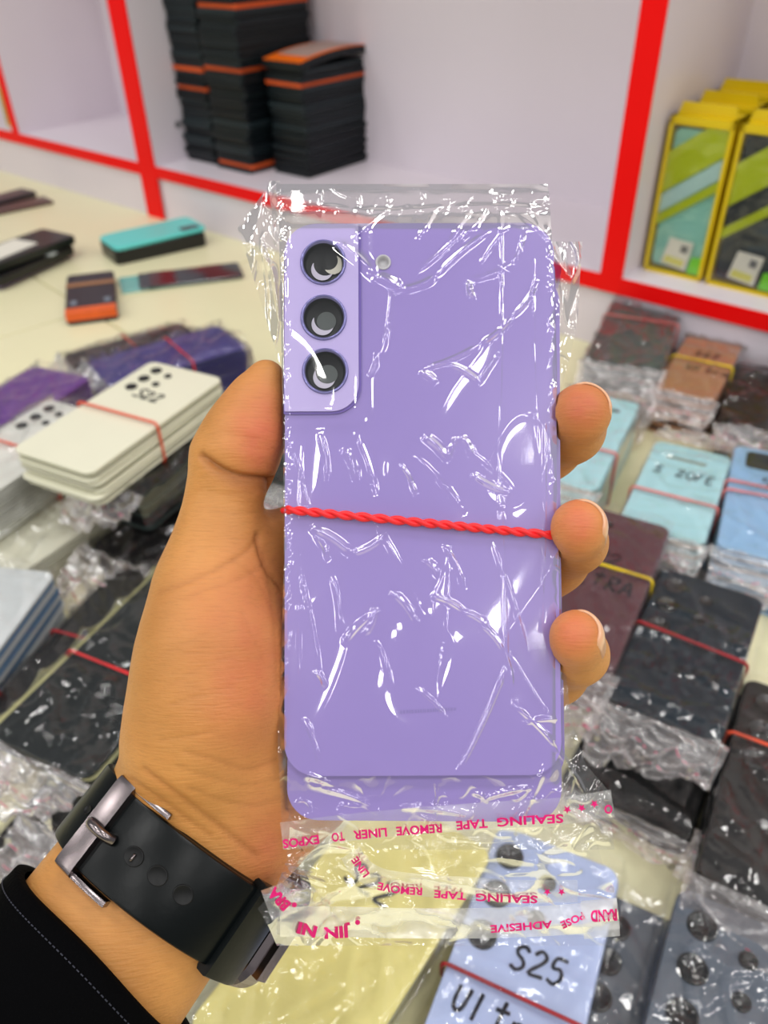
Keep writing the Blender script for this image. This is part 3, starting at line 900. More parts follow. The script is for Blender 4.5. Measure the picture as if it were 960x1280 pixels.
for k, (x, y) in enumerate(hole_px):
    c = L(x, y, .0012)[:2]
    rg = obj('lens_ring', mesh('lens_ring', *lathe_vf([(.0062, .0012), (.0061, .0016), (.0057, .0017), (.0053, .0010)], 44), m_lring, True), held, (c[0], c[1], 0))
    obj('lens_barrel', mesh('lens_barrel', *lathe_vf([(.0055, .0013), (.0054, .0004), (.0050, -.0006), (.0046, -.0010), (.00001, -.0011)], 44), m_lensbk, True), rg)
    # slivers of the paler panels seen through the opening
    def sliver(c1, r1, c2, r2, z, inside, mt):
        n_ = 40; P = []
        A_ = np.array([(c1[0] + r1 * math.cos(q), c1[1] + r1 * math.sin(q)) for q in np.linspace(0, 2 * math.pi, n_, endpoint=False)])
        d_ = np.hypot(A_[:, 0] - c2[0], A_[:, 1] - c2[1])
        ok = d_ < r2 if inside else d_ > r2
        i0 = [i for i in range(n_) if ok[i] and not ok[i - 1]][0]
        seq = []
        i = i0
        while ok[i % n_] and len(seq) < n_:
            seq.append(A_[i % n_]); i += 1
        out = []
        for p in reversed(seq):
            v_ = p - np.array(c2); dd = np.linalg.norm(v_)
            out.append(np.array(c2) + v_ / dd * r2)
        poly = [(*p, z) for p in seq] + [(*p, z) for p in out]
        m_ = len(seq)
        fc = [(i, i + 1, 2 * m_ - 2 - i, 2 * m_ - 1 - i) for i in range(m_ - 1)]
        return obj('inner_panel', mesh('inner_panel', poly, fc, mt), rg)
    sliver((-.0004, -.0012), .0030, (.0004, .0002), .0031, -.0008, False, m_sliver)
    if k == 0:
        sliver((.0012, .0012), .0026, (.0026, .0000), .0026, -.0007, True, M('pale_see_through', (196, 192, 176), .4))
    else:
        v, f = slab_vf(circle(.0006, -.0004, .0026, 24), -.00095, -.0009)
        obj('inner_panel', mesh('inner_panel', v, f, M('dim_inner_glass', (74, 80, 78), .3)), rg)
c = L(479, 328, 0)[:2]
obj('flash_insert', mesh('flash_insert', *lathe_vf([(.0021, .0002), (.0019, .0004), (.0015, .0001), (.0014, -.001), (.00001, -.0011)], 20), M('pale_flash', (190, 188, 190), .3), True), held, (c[0], c[1], 0))

# faint maker's print near the foot of the front panel
def text_mesh(s, size, material, offset=0.0):
    cu = bpy.data.curves.new('txt', 'FONT')
    cu.body = s; cu.size = size; cu.offset = offset
    cu.resolution_u = 3
    to = bpy.data.objects.new('txt', cu)
    COL.objects.link(to)
    bpy.context.view_layer.update()
    me = bpy.data.meshes.new_from_object(to.evaluated_get(bpy.context.evaluated_depsgraph_get()))
    bpy.data.objects.remove(to)
    bpy.data.curves.remove(cu)
    me.materials.clear(); me.materials.append(material)
    return me
def mesh_xy(me):
    a = np.zeros(len(me.vertices) * 3); me.vertices.foreach_get('co', a)
    return a.reshape(-1, 3)
def text_on_path(s, px_path, size_px, zf, material, parent, name='printed_text', offset=0.02, stretch=1.0, fit=True):
    """lay a line of print along a path given in photo pixels; glyph tops point to the path's left"""
    me = text_mesh(s, 1.0, material, offset)
    a = mesh_xy(me)
    P = np.array(catmull([(p[0], -p[1]) for p in px_path], 8))
    seg = np.linalg.norm(np.diff(P, axis=0), axis=1); S = np.concatenate([[0], np.cumsum(seg)])
    wid = a[:, 0].max() - a[:, 0].min()
    k = S[-1] / wid if fit else size_px
    s_ = np.clip((a[:, 0] - a[:, 0].min()) * k, 0, S[-1] - 1e-6)
    i = np.clip(np.searchsorted(S, s_, side='right') - 1, 0, len(seg) - 1)
    t = (s_ - S[i]) / seg[i]
    p = P[i] + (P[i + 1] - P[i]) * t[:, None]
    tg = (P[i + 1] - P[i]) / seg[i][:, None]
    nr = np.stack([-tg[:, 1], tg[:, 0]], -1)
    q = p + nr * (a[:, 1] * size_px)[:, None]
    X, Y = q[:, 0], -q[:, 1]
    Z = zf(X, Y) if callable(zf) else np.full(len(X), zf)
    W3 = LA(X, Y, Z)
    me.vertices.foreach_set('co', W3.astype(np.float32).ravel())
    me.update()
    me.name = name
    return obj(name, me, parent)
def faint_print():
    r = random.Random(5); parts = []
    x = 500.0
    while x < 568:
        w = r.uniform(1.2, 3.2)
        y = 890 - (x - 500) * .055
        p = [L(x, y - 2, .0001), L(x + w, y - 2, .0001), L(x + w, y + 2, .0001), L(x, y + 2, .0001)]
        parts.append(([tuple(q) for q in p], [(3, 2, 1, 0)]))
        x += w + r.uniform(.7, 1.4)
    return obj('faint_print', mesh('faint_print', *join_vf(parts), M('faint_print', (140, 124, 186), .4)), held)
faint_print()

# twisted red rubber band
def rope():
    A = L(357.5, 637, .0016); B = L(692, 669, .0016)
    parts = []
    N = 150
    for ph in (0, math.pi):
        P, rr = [], []
        for i in range(N + 1):
            t = i / N
            c = A + (B - A) * t
            # droop over both edges of the stack
            e = max(0, (.02 - t) / .02) ** 2 + max(0, (t - .985) / .015) ** 2
            q = t * 2 * math.pi * 8.5 + ph + .6 * math.sin(t * 9)
            P.append((c[0], c[1] + .00058 * math.cos(q), c[2] + .00052 * math.sin(q) - .0022 * e))
            rr.append(.00072)
        parts.append(tube_vf(P, rr, 8))
    # the rear pass
    z = -.0105
    P = catmull([A + [0, 0, -.002], A + [-.0012, 0, -.006], (A[0] + .003, A[1], z), ((A[0] + B[0]) / 2, (A[1] + B[1]) / 2, z - .0005), (B[0] - .002, B[1], z), B + [.0012, 0, -.006], B + [0, 0, -.002]], 8)
    parts.append(tube_vf(P, .0009, 8))
    V, Fc = join_vf(parts)
    return obj('rubber_band', mesh('rubber_band', V, Fc, M('bright_red_rubber', (236, 38, 44), .4, .4, var=.05, vscale=400), True), held)
band = rope()
band['label'] = 'twisted red rubber band'

# ---- clear bags ---------------------------------------------------------
# long folds of the front sheet: (x0,y0,x1,y1, half width px, height mm)
FOLDS = [
 (625, 245, 622, 560, 4, .5), (622, 560, 636, 900, 4, .5), (420, 300, 470, 345, 12, .8), (470, 345, 500, 362, 10, 1.0), (500, 362, 545, 345, 8, .8), (545, 345, 610, 290, 6, .6),
 (486, 260, 440, 300, 6, .6), (612, 255, 575, 300, 7, .7), (590, 275, 520, 340, 5, .5), (672, 352, 640, 395, 4, .8), (640, 395, 600, 430, 5, .9), (600, 430, 530, 460, 5, .8),
 (640, 330, 585, 350, 7, .5), (560, 455, 600, 478, 5, .9), (600, 478, 625, 440, 4, .7), (525, 465, 545, 480, 6, .8), (588, 350, 592, 372, 5, 1.1), (490, 345, 478, 440, 5, .6),
 (470, 440, 462, 470, 5, .7), (430, 560, 445, 600, 8, 1.0), (400, 545, 408, 600, 5, .7), (445, 540, 470, 620, 6, .6), (530, 545, 560, 575, 8, 1.1), (560, 575, 575, 545, 6, .9), (575, 545, 590, 570, 6, .9),
 (500, 580, 520, 620, 4, .8), (520, 570, 580, 640, 5, .6), (590, 592, 635, 615, 6, 1.0), (580, 560, 640, 610, 4, .4), (390, 660, 440, 692, 8, 1.0), (440, 692, 478, 672, 6, .9), (395, 670, 410, 700, 5, .7),
 (470, 655, 530, 770, 5, .5), (530, 700, 548, 720, 6, .8), (555, 680, 580, 735, 5, .7), (615, 680, 660, 820, 4, .5), (540, 745, 580, 765, 5, .9), (580, 765, 610, 785, 5, .8), (490, 740, 520, 780, 7, .9),
 (470, 760, 455, 795, 7, .9), (430, 805, 470, 765, 6, .9), (415, 720, 425, 790, 5, .6), (600, 780, 630, 815, 5, .8), (630, 815, 640, 860, 4, .7), (635, 830, 570, 970, 4, .7), (636, 815, 690, 900, 4, .4),
 (470, 800, 488, 860, 4, .4), (365, 560, 385, 640, 4, .6), (372, 700, 400, 840, 4, .5), (395, 840, 405, 860, 5, .8), (380, 900, 400, 960, 5, .5), (520, 860, 560, 900, 4, .5), (640, 880, 700, 940, 5, .8),
 (655, 905, 700, 900, 4, .8), (690, 930, 735, 1000, 5, .8), (560, 700, 548, 860, 3, .3), (680, 500, 676, 780, 3, .5), (668, 300, 672, 560, 3, .4), (378, 560, 376, 900, 3, .4),
 (400, 985, 470, 1010, 6, .8), (500, 1010, 590, 1020, 6, 1.0), (600, 1000, 670, 985, 6, 1.0), (590, 990, 610, 1004, 6, .9), (660, 985, 640, 1000, 6, .8), (380, 970, 420, 985, 7, .7), (545, 975, 540, 1040, 3, .7),
 (680, 960, 640, 1040, 5, .7), (720, 960, 690, 1040, 5, .6), (370, 260, 440, 262, 5, .8), (440, 262, 560, 258, 6, .8), (560, 260, 680, 262, 7, .9), (400, 236, 400, 270, 5, .5), (350, 300, 352, 560, 4, .6),
 (650, 268, 684, 296, 5, .6), (655, 255, 675, 285, 4, .6), (545, 258, 520, 300, 4, .5), (590, 262, 560, 310, 5, .6), (655, 290, 640, 330, 4, .6), (636, 280, 600, 330, 4, .5)]
FA = np.array(FOLDS, float)
def folds_h(X, Y, FA_=None):
    FA_ = FA if FA_ is None else FA_
    h = np.zeros_like(X)
    for x0, y0, x1, y1, w, a in FA_:
        dx, dy = x1 - x0, y1 - y0
        l2 = dx * dx + dy * dy
        # slight curvature so that folds are not ruler straight
        t = ((X - x0) * dx + (Y - y0) * dy) / l2
        bow = (x0 * 13 + y0 * 7) % 5 - 2
        d = np.abs((X - x0) * dy - (Y - y0) * dx) / math.sqrt(l2)
        dd = ((X - x0) * dy - (Y - y0) * dx) / math.sqrt(l2) + bow * 1.5 * (1 - (2 * t - 1) ** 2)
        d = np.abs(dd)
        tp = np.clip(1 - np.clip(np.abs(t - .5) - .32, 0, 1) / .22, 0, 1)
        prof = np.clip(1 - d / w, 0, 1)
        h = np.maximum(h, a * .001 * prof ** 1.3 * tp)
    return h
def interp(y, table):
    t = np.array(table, float)
    return np.interp(y, t[:, 0], t[:, 1])
def sheet(name, y0, y1, left, right, zf, nx, ny, mt, parent, wobble=0.0):
    yy = np.linspace(y0, y1, ny)
    V = []
    Xa, Ya = [], []
    for y in yy:
        xl, xr = interp(y, left), interp(y, right)
        Xa.append(np.linspace(xl, xr, nx)); Ya.append(np.full(nx, y))
    X = np.concatenate(Xa); Y = np.concatenate(Ya)
    edge = np.minimum((X - np.interp(Y, *np.array(left, float).T)), (np.interp(Y, *np.array(right, float).T) - X))
    Z = zf(X, Y, edge)
    V = LA(X, Y, Z)
    return obj(name, mesh(name, V, grid_faces(nx, ny), mt, True), parent)

def panel_step(X, Y):
    """how far the stack below pushes the film forward (m)"""
    inside = sstep(346, 364, X) * (1 - sstep(684, 704, X)) * sstep(258, 290, Y) * (1 - sstep(962, 1002, Y))
    second = (1 - sstep(1015, 1060, Y)) * sstep(260, 290, Y) * (1 - sstep(690, 720, X))
    platez = sstep(340, 358, X) * (1 - sstep(440, 470, X)) * sstep(262, 284, Y) * (1 - sstep(505, 540, Y))
    return -.0030 + .0014 * second + .0016 * inside + .0012 * platez
def z_front(X, Y, e):
    base = panel_step(X, Y) + .0006
    fh = folds_h(X, Y)
    n1 = ridge(X / 70 + Y / 150, Y / 120 - X / 160, 3, 5) * .00030
    n3 = vn(X / 90, Y / 110, 5) * .0007
    cr = (sstep(14, 0, e) + sstep(700, 725, X) * sstep(940, 980, Y))
    rough_zone = np.clip(.5 * sstep(945, 1000, Y) + .3 * (1 - sstep(262, 280, Y)) + cr * .7, 0, 1)
    n4 = ridge(X / 19 + Y / 31, Y / 23 - X / 50, 15, 4) * .0010 * rough_zone
    return base + fh + n1 + n3 + n4
main_left = [(236, 346), (262, 349), (300, 349), (450, 352), (560, 354), (700, 355), (850, 351), (930, 347), (985, 350), (1062, 354)]
main_right = [(236, 686), (300, 690), (450, 696), (600, 696), (800, 703), (900, 714), (955, 732), (990, 762), (1062, 768)]
bag1 = sheet('front_bag', 236, 1062, main_left, main_right, z_front, 230, 470, f_main, held)
bag1['label'] = 'crinkled clear front bag'
def z_back(X, Y, e):
    return -.0072 - .0012 * sstep(0, 40, e) + .0006 * vn(X / 30, Y / 30, 6)
sheet('bag_rear_sheet', 238, 1062, main_left, main_right, z_back, 50, 110, f_main2, held)
# top hem: a folded double edge
def z_hem(X, Y, e):
    return -.0030 + .0010 * np.sin((Y - 234) / 24 * math.pi) + .0004 * vn(X / 20, Y / 6, 31)
sheet('bag_hem', 230, 272, [(230, 345), (272, 348)], [(230, 684), (240, 686), (272, 688)], z_hem, 120, 16, f_main2, held)
# flared top left corner and the slack flap at the right
def z_flap(s):
    def fn(X, Y, e):
        return -.0045 + .0035 * ridge(X / 30 + Y / 110, Y / 75 - X / 50, s, 3) + .0008 * ridge(X / 14, Y / 40, s + 3, 5)
    return fn
sheet('bag_corner', 226, 452, [(226, 338), (240, 330), (285, 297), (300, 302), (335, 313), (452, 349)], [(226, 350), (452, 357)], z_flap(41), 40, 120, f_main, held)
sheet('bag_side_flap', 302, 486, [(302, 692), (486, 698)], [(302, 728), (330, 726), (400, 722), (450, 712), (486, 701)], z_flap(52), 26, 110, f_main, held)
# longer bag behind, its mouth hanging below
low_left = [(1040, 362), (1075, 358), (1110, 345), (1136, 322), (1150, 332), (1182, 346)]
low_right = [(1040, 742), (1075, 752), (1110, 768), (1182, 773)]
def z_low(X, Y, e):
    return (-.0060 - .003 * sstep(1040, 1180, Y) + .017 * (1 - sstep(335, 420, X)) * sstep(1075, 1125, Y) + .0020 * ridge(X / 80 + Y / 60, Y / 44 - X / 160, 61, 4) + .0007 * ridge(X / 36 - Y / 40, Y / 22, 66, 6)
            + .0014 * np.sin(X / 38) * sstep(1060, 1180, Y))
sheet('rear_bag', 1034, 1182, low_left, low_right, z_low, 150, 70, f_main2, held)
# milky adhesive strips with magenta print
def strip(name, path, half, zf, mt, parent=held, dz=.0006, nx=120, ny=8):
    P = np.array(catmull([(p[0], p[1]) for p in path], 10))
    seg = np.linalg.norm(np.diff(P, axis=0), axis=1); S = np.concatenate([[0], np.cumsum(seg)])
    X, Y = [], []
    for v in np.linspace(-half, half, ny):
        for s in np.linspace(0, S[-1] - 1e-6, nx):
            i = min(np.searchsorted(S, s, side='right') - 1, len(seg) - 1)
            p = P[i] + (P[i + 1] - P[i]) * (s - S[i]) / seg[i]
            tg = (P[i + 1] - P[i]) / seg[i]
            X.append(p[0] - tg[1] * v); Y.append(p[1] + tg[0] * v)
    X, Y = np.array(X), np.array(Y)
    Z = zf(X, Y) + dz
    return obj(name, mesh(name, LA(X, Y, Z), grid_faces(nx, ny), mt, True), parent)
zA = lambda X, Y: z_front(X, Y, np.full(len(X), 40.0))
zB = lambda X, Y: z_low(X, Y, np.full(len(X), 40.0))
zAt = lambda X, Y: zA(X, Y) + .0012
zBt = lambda X, Y: zB(X, Y) + .0014
pathA = [(766, 1001), (700, 1011), (620, 1016), (540, 1022), (450, 1030), (352, 1042)]
strip('adhesive_strip', [(p[0], p[1] + 3) for p in pathA], 17, zA, f_strip)
pathB = [(722, 1114), (650, 1114), (580, 1110), (520, 1106), (475, 1099), (450, 1084), (438, 1066)]
strip('adhesive_strip', pathB, 14, zB, f_strip)
pathC = [(773, 1142), (700, 1150), (600, 1154), (500, 1154), (420, 1152), (350, 1152)]
strip('adhesive_strip', pathC, 19, zB, f_strip2, dz=.0010)
box_strip = strip('adhesive_strip', [(773, 1146), (728, 1150)], 24, zB, f_strip2, dz=.0016, nx=12)
strip('adhesive_strip', [(333, 1132), (366, 1120)], 20, zB, f_strip, dz=.0022, nx=14)
T_ = m_magenta
def words(lst, zf, size, off=.02):
    for s, path in lst:
        text_on_path(s, path, size, zf, T_, held, offset=off)
words([('O', [(765, 1006), (755, 1007)]),
       ('SEALING', [(704, 1018), (662, 1020), (621, 1023)]), ('TAPE', [(609, 1024), (570, 1027)]), ('REMOVE', [(552, 1030), (495, 1034)]),
       ('LINER', [(483, 1035), (441, 1039)]), ('TO', [(430, 1040), (414, 1042)]), ('EXPOS', [(398, 1044), (353, 1050)])], lambda X, Y: zAt(X, Y), 15, .03)
words([('SEALING', [(672, 1120), (634, 1119), (595, 1117)]), ('TAPE', [(583, 1116), (543, 1113)]), ('REMOVE', [(528, 1110), (500, 1108), (473, 1103)]), ('LINE', [(462, 1092), (446, 1070)])], lambda X, Y: zBt(X, Y), 13, .03)
words([('ADHESIVE', [(690, 1151), (613, 1157)]), ('POSE', [(728, 1140), (700, 1153)])], lambda X, Y: zBt(X, Y), 13, .03)
words([('BRAND', [(790, 1140), (737, 1142)][:2])] if False else [('RAND', [(771, 1137), (738, 1139)])], lambda X, Y: zBt(X, Y) + .0004, 19, .05)
words([('JIN', [(438, 1158), (405, 1160)]), ('NI', [(397, 1159), (374, 1153)])], lambda X, Y: zBt(X, Y), 19, .05)
words([('BRA', [(364, 1130), (343, 1108)])], lambda X, Y: zBt(X, Y) + .0012, 19, .05)
def star(px, py, r, zf, rot=0.0):
    X, Y = [px], [py]
    for i in range(10):
        q = math.pi * i / 5 + rot
        rr = r if i % 2 == 0 else r * .42
        X.append(px + rr * math.sin(q)); Y.append(py + rr * math.cos(q))
    X, Y = np.array(X), np.array(Y)
    V = LA(X, Y, zf(X, Y))
    return obj('printed_star', mesh('printed_star', V, [(0, 1 + i, 1 + (i + 1) % 10) for i in range(10)], T_), held)
for x, y in ((709, 1012), (727, 1010), (743, 1005)): star(x, y, 5.5, zAt)
for x, y in ((684, 1115), (702, 1115)): star(x, y, 5, zBt)
def dot(px, py, r, zf):
    X = px + r * np.cos(np.linspace(0, 2 * np.pi, 14, endpoint=False)); Y = py + r * np.sin(np.linspace(0, 2 * np.pi, 14, endpoint=False))
    V = LA(X, Y, zf(X, Y))
    return obj('printed_dot', mesh('printed_dot', V, [tuple(range(14))], T_), held)
dot(447, 1153, 3.2, lambda X, Y: zBt(X, Y) + .0006); dot(368, 1131, 3.2, lambda X, Y: zBt(X, Y) + .0014)

# ------------------------------------------------------------------ the hand, wrist and forearm (one continuous surface)
VOX = .00075
def surface_nets(D, org, h):
    """naive surface nets on a numpy distance grid, returns vertices and quads"""
    S = D < 0
    nx, ny, nz = D.shape
    c = np.zeros((nx - 1, ny - 1, nz - 1), np.uint8)
    offs = [(i, j, k) for i in (0, 1) for j in (0, 1) for k in (0, 1)]
    for i, j, k in offs:
        c += S[i:nx - 1 + i, j:ny - 1 + j, k:nz - 1 + k]
    act = (c > 0) & (c < 8)
    idx = np.argwhere(act)
    vid = np.full(act.shape, -1, np.int64)
    vid[act] = np.arange(len(idx))
    acc = np.zeros((len(idx), 3)); cnt = np.zeros(len(idx))
    I, J, K = idx.T
    for a in offs:
        for ax in range(3):
            if a[ax] == 1: continue
            b = list(a); b[ax] = 1
            da = D[I + a[0], J + a[1], K + a[2]]; db = D[I + b[0], J + b[1], K + b[2]]
            cr = (da < 0) != (db < 0)
            t = np.where(cr, da / np.where(cr, da - db, 1), 0)
            p = np.array(a, float)[None] + t[:, None] * (np.array(b) - np.array(a))[None]
            acc[cr] += p[cr]; cnt[cr] += 1
    V = (idx + acc / cnt[:, None]) * h + org
    F_ = []
    for ax in range(3):
        sl0 = [slice(1, -1)] * 3; sl0[ax] = slice(0, -1)
        sl1 = list(sl0); sl1[ax] = slice(1, None)
        A = S[tuple(sl0)]; B = S[tuple(sl1)]
        e = np.argwhere(A != B)
        o = np.array([1, 1, 1]); o[ax] = 0
        e = e + o
        u, w = [(1, 2), (2, 0), (0, 1)][ax]
        def cell(du, dw):
            q = e.copy(); q[:, u] -= du; q[:, w] -= dw
            return vid[q[:, 0], q[:, 1], q[:, 2]]
        q = np.stack([cell(1, 1), cell(0, 1), cell(0, 0), cell(1, 0)], -1)
        flip = ~S[e[:, 0], e[:, 1], e[:, 2]]
        q[flip] = q[flip][:, ::-1]
        F_.append(q)
    return V, np.concatenate(F_)

def Lm(x, y, zmm):
    return L(x, y, zmm * .001)
# skeleton: (photo x, photo y, mm in front of the panel face, radius mm)
THUMB = [(333, 473, -6.5, 5.2), (321, 503, -7, 7.9), (307, 540, -7.5, 10.6), (292, 574, -9, 11.4), (280, 622, -10.5, 9.9), (274, 668, -10, 11.2), (268, 730, -11, 14.6)]
THENAR = [(268, 730, -11, 15.0), (268, 800, -9.5, 18.6), (262, 870, -9, 19.6), (249, 925, -11, 18.4), (248, 955, -15, 16.0)]
PALM = [(330, 720, -24, 12.5), (345, 830, -25, 15.0), (340, 940, -25, 17.0), (296, 1005, -26, 16.5)]
PALM2 = [(420, 720, -31, 12.0), (430, 850, -31, 12.5), (395, 960, -31, 14.0), (318, 1030, -28, 15.0)]
INDEX = [(392, 665, -29, 11.0), (500, 640, -31, 9.8), (620, 605, -30, 9.5), (684, 560, -24, 9.0), (714, 538, -12, 8.7), (726, 517, -1, 8.0)]
MIDDLE = [(405, 748, -31, 11.2), (520, 760, -32, 9.8), (640, 745, -30, 9.3), (694, 702, -23, 8.8), (720, 678, -10, 8.0), (724, 659, 4.5, 7.3)]
RING = [(420, 830, -31, 11.0), (530, 860, -32, 9.6), (640, 870, -30, 9.0), (694, 842, -22, 8.5), (722, 818, -8, 7.8), (721, 796, 5.0, 7.0)]
PINKY = [(425, 905, -30, 10.0), (500, 930, -30, 8.6), (580, 930, -28, 7.8), (630, 905, -22, 7.2)]
WEB = [(300, 690, -16, 9.0), (352, 672, -22, 7.5), (395, 668, -28, 9.0)]
# forearm frame
FA_ANG, FA_S, FA_G = .612, .095, .277
e1 = np.array([math.cos(FA_ANG), -math.sin(FA_ANG), 0]) * math.sqrt(1 - FA_S ** 2) + np.array([0, 0, FA_S])
ax_ = np.array([-math.sin(FA_ANG), -math.cos(FA_ANG), 0]) * math.sqrt(1 - FA_G ** 2) + np.array([0, 0, FA_G])
ax_ -= e1 * (ax_ @ e1); ax_ /= np.linalg.norm(ax_)
e2 = np.cross(ax_, e1)
if e2[2] < 0: e2 = -e2
WC = Lm(209.7, 1076.7, -15.8)                # wrist centre under the strap
RA, RB = .0274, .0194                        # half width and half thickness of the wrist

def build_hand():
    lo = np.array([-.122, -.172, -.055]); hi = np.array([.066, .058, .062])
    dims = np.ceil((hi - lo) / VOX).astype(int)
    gx, gy, gz = [np.arange(n_, dtype=np.float32) * VOX + l_ for n_, l_ in zip(dims, lo)]
    D = np.full(tuple(dims), .05, np.float32)
    def sub(pmin, pmax, pad):
        a = np.clip(((pmin - pad - lo) / VOX).astype(int), 0, dims); b = np.clip(((pmax + pad - lo) / VOX).astype(int) + 2, 0, dims)
        return tuple(slice(a[i], b[i]) for i in range(3))
    def smin(a, b, k):
        h_ = np.clip(.5 + .5 * (b - a) / k, 0, 1)
        return b * (1 - h_) + a * h_ - k * h_ * (1 - h_)
    def seg(a, b, ra, rb, sl):
        X = gx[sl[0]][:, None, None]; Y = gy[sl[1]][None, :, None]; Z = gz[sl[2]][None, None, :]
        ba = b - a
        l2 = float(ba @ ba) + 1e-12
        t = np.clip(((X - a[0]) * ba[0] + (Y - a[1]) * ba[1] + (Z - a[2]) * ba[2]) / l2, 0, 1)
        return np.sqrt((X - a[0] - t * ba[0]) ** 2 + (Y - a[1] - t * ba[1]) ** 2 + (Z - a[2] - t * ba[2]) ** 2) - (ra + (rb - ra) * t)
    def chain(C_, k_in, k_out, pad=.012):
        nonlocal D
        P = [Lm(*c[:3]) for c in C_]; R_ = [c[3] * .001 for c in C_]
        A = np.array(P); rm = max(R_)
        sl = sub(A.min(0), A.max(0), rm + pad)
        d = None
        for i in range(len(P) - 1):
            q = seg(P[i], P[i + 1], R_[i], R_[i + 1], sl)
            d = q if d is None else smin(d, q, k_in)
        D[sl] = smin(D[sl], d, k_out)
    # forearm: elliptical, slightly widening towards the sleeve
    X = gx[:, None, None]; Y = gy[None, :, None]; Z = gz[None, None, :]
    dx, dy, dz = X - WC[0], Y - WC[1], Z - WC[2]
    u = dx * e1[0] + dy * e1[1] + dz * e1[2]
    v = dx * e2[0] + dy * e2[1] + dz * e2[2]
    w = dx * ax_[0] + dy * ax_[1] + dz * ax_[2]
    sc_ = 1 + .9 * np.clip(w, -.01, .12)
    rr = np.sqrt((u / (RA * sc_)) ** 2 + (v / (RB * sc_)) ** 2)
    d = (rr - 1) * RB * .95
    d = np.maximum(d, np.maximum(-w - .030, w - .085))
    D = np.minimum(D, d.astype(np.float32))
    chain(PALM, .008, .010)
    chain(PALM2, .008, .010)
    chain(THENAR, .008, .011)
    chain(THUMB, .0035, .0065)
    chain(WEB, .004, .006)
    chain(PINKY, .003, .005)
    for c in (INDEX, MIDDLE, RING):
        chain(c, .0035, .0045)
    # keep the flesh behind and beside the stack it grips
    bx = np.abs(X) - (PW / 2 + .0006); by = np.abs(Y + .005) - (PH / 2 + .006); bz = np.abs(Z + .0037) - .0049
    q = np.maximum(np.maximum(bx, by), bz)
    D = np.maximum(D, -q.astype(np.float32))
    return surface_nets(D, lo, VOX)
hv, hf = build_hand()
print('hand verts', len(hv))

def px_of(V):
    Wd = PO[None] + V[:, :1] * PX[None] + V[:, 1:2] * PY[None] + V[:, 2:3] * PZ[None] - cC[None]
    dep = Wd @ cF
    return 480 + FPX * (Wd @ cR) / dep, 640 - FPX * (Wd @ cU) / dep

hand_me = bpy.data.meshes.new('hand')
hand_me.vertices.add(len(hv)); hand_me.vertices.foreach_set('co', hv.astype(np.float32).ravel())
hand_me.loops.add(hf.size); hand_me.loops.foreach_set('vertex_index', hf.astype(np.int32).ravel())
hand_me.polygons.add(len(hf)); hand_me.polygons.foreach_set('loop_start', np.arange(0, hf.size, 4, dtype=np.int32))
hand_me.polygons.foreach_set('loop_total', np.full(len(hf), 4, np.int32))
hand_me.update(); hand_me.validate()
# relax the voxel steps
def relax(me, it):
    bm = bmesh.new(); bm.from_mesh(me)
    for _ in range(it):
        bmesh.ops.smooth_vert(bm, verts=bm.verts[:], factor=.5, use_axis_x=True, use_axis_y=True, use_axis_z=True)
    bmesh.ops.recalc_face_normals(bm, faces=bm.faces[:])
    bm.to_mesh(me); bm.free()
relax(hand_me, 4)
co = np.zeros(len(hand_me.vertices) * 3, np.float32); hand_me.vertices.foreach_get('co', co); co = co.reshape(-1, 3).astype(float)
no = np.zeros(len(hand_me.vertices) * 3, np.float32); hand_me.vertices.foreach_get('normal', no); no = no.reshape(-1, 3).astype(float)
hx, hy = px_of(co)
# skin creases: polylines in photo pixels, depth mm, half width px  (only on the palm side)
CREASES = [([(252, 570), (265, 581), (285, 591), (308, 597), (342, 600)], 1.9, 4.5), ([(262, 580), (292, 601), (338, 607)], .9, 10), ([(280, 560), (305, 568), (330, 570)], -.5, 16), ([(280, 541), (300, 545), (322, 549)], .14, 3), ([(262, 640), (290, 642), (318, 640)], .16, 3), ([(250, 612), (285, 618), (318, 616)], .15, 3),
 ([(322, 668), (325, 690), (335, 712), (352, 735)], .7, 4), ([(322, 672), (305, 692), (270, 712), (235, 728), (200, 740)], .35, 4), ([(228, 750), (262, 736), (300, 724), (330, 706)], .2, 3),
 ([(215, 880), (250, 870), (290, 858)], .14, 3), ([(200, 925), (240, 920), (270, 912)], .2, 3), ([(230, 940), (270, 950), (310, 962), (345, 950)], .3, 3.5), ([(222, 958), (262, 972), (310, 982), (350, 972)], .22, 3.5),
 ([(235, 985), (275, 1000), (320, 1008), (350, 998)], .22, 3.5), ([(180, 962), (230, 1000), (270, 1030), (320, 1070)], .5, 5), ([(165, 975), (215, 1010), (262, 1045)], .3, 4),
 ([(330, 690), (342, 760), (348, 860)], .25, 5), ([(300, 760), (330, 830)], .12, 3), ([(200, 820), (260, 790)], .12, 3), ([(195, 870), (240, 840), (290, 820)], .1, 3), ([(290, 700), (318, 720), (340, 760)], .16, 3)]
disp = np.zeros(len(co))
front = no[:, 2] > -.2
for P, dep, hwid in CREASES:
    Q = np.array(catmull(P, 6))
    dmin = np.full(len(co), 1e9)
    for a, b in zip(Q[:-1], Q[1:]):
        ba = b - a
        t = np.clip(((hx - a[0]) * ba[0] + (hy - a[1]) * ba[1]) / (ba @ ba + 1e-9), 0, 1)
        dmin = np.minimum(dmin, np.hypot(hx - a[0] - t * ba[0], hy - a[1] - t * ba[1]))
    disp -= np.where(front, dep * .001 * np.exp(-np.abs(dmin / (hwid * .85)) ** 1.5), 0)
co2 = co + no * disp[:, None]
hand_me.vertices.foreach_set('co', co2.astype(np.float32).ravel())
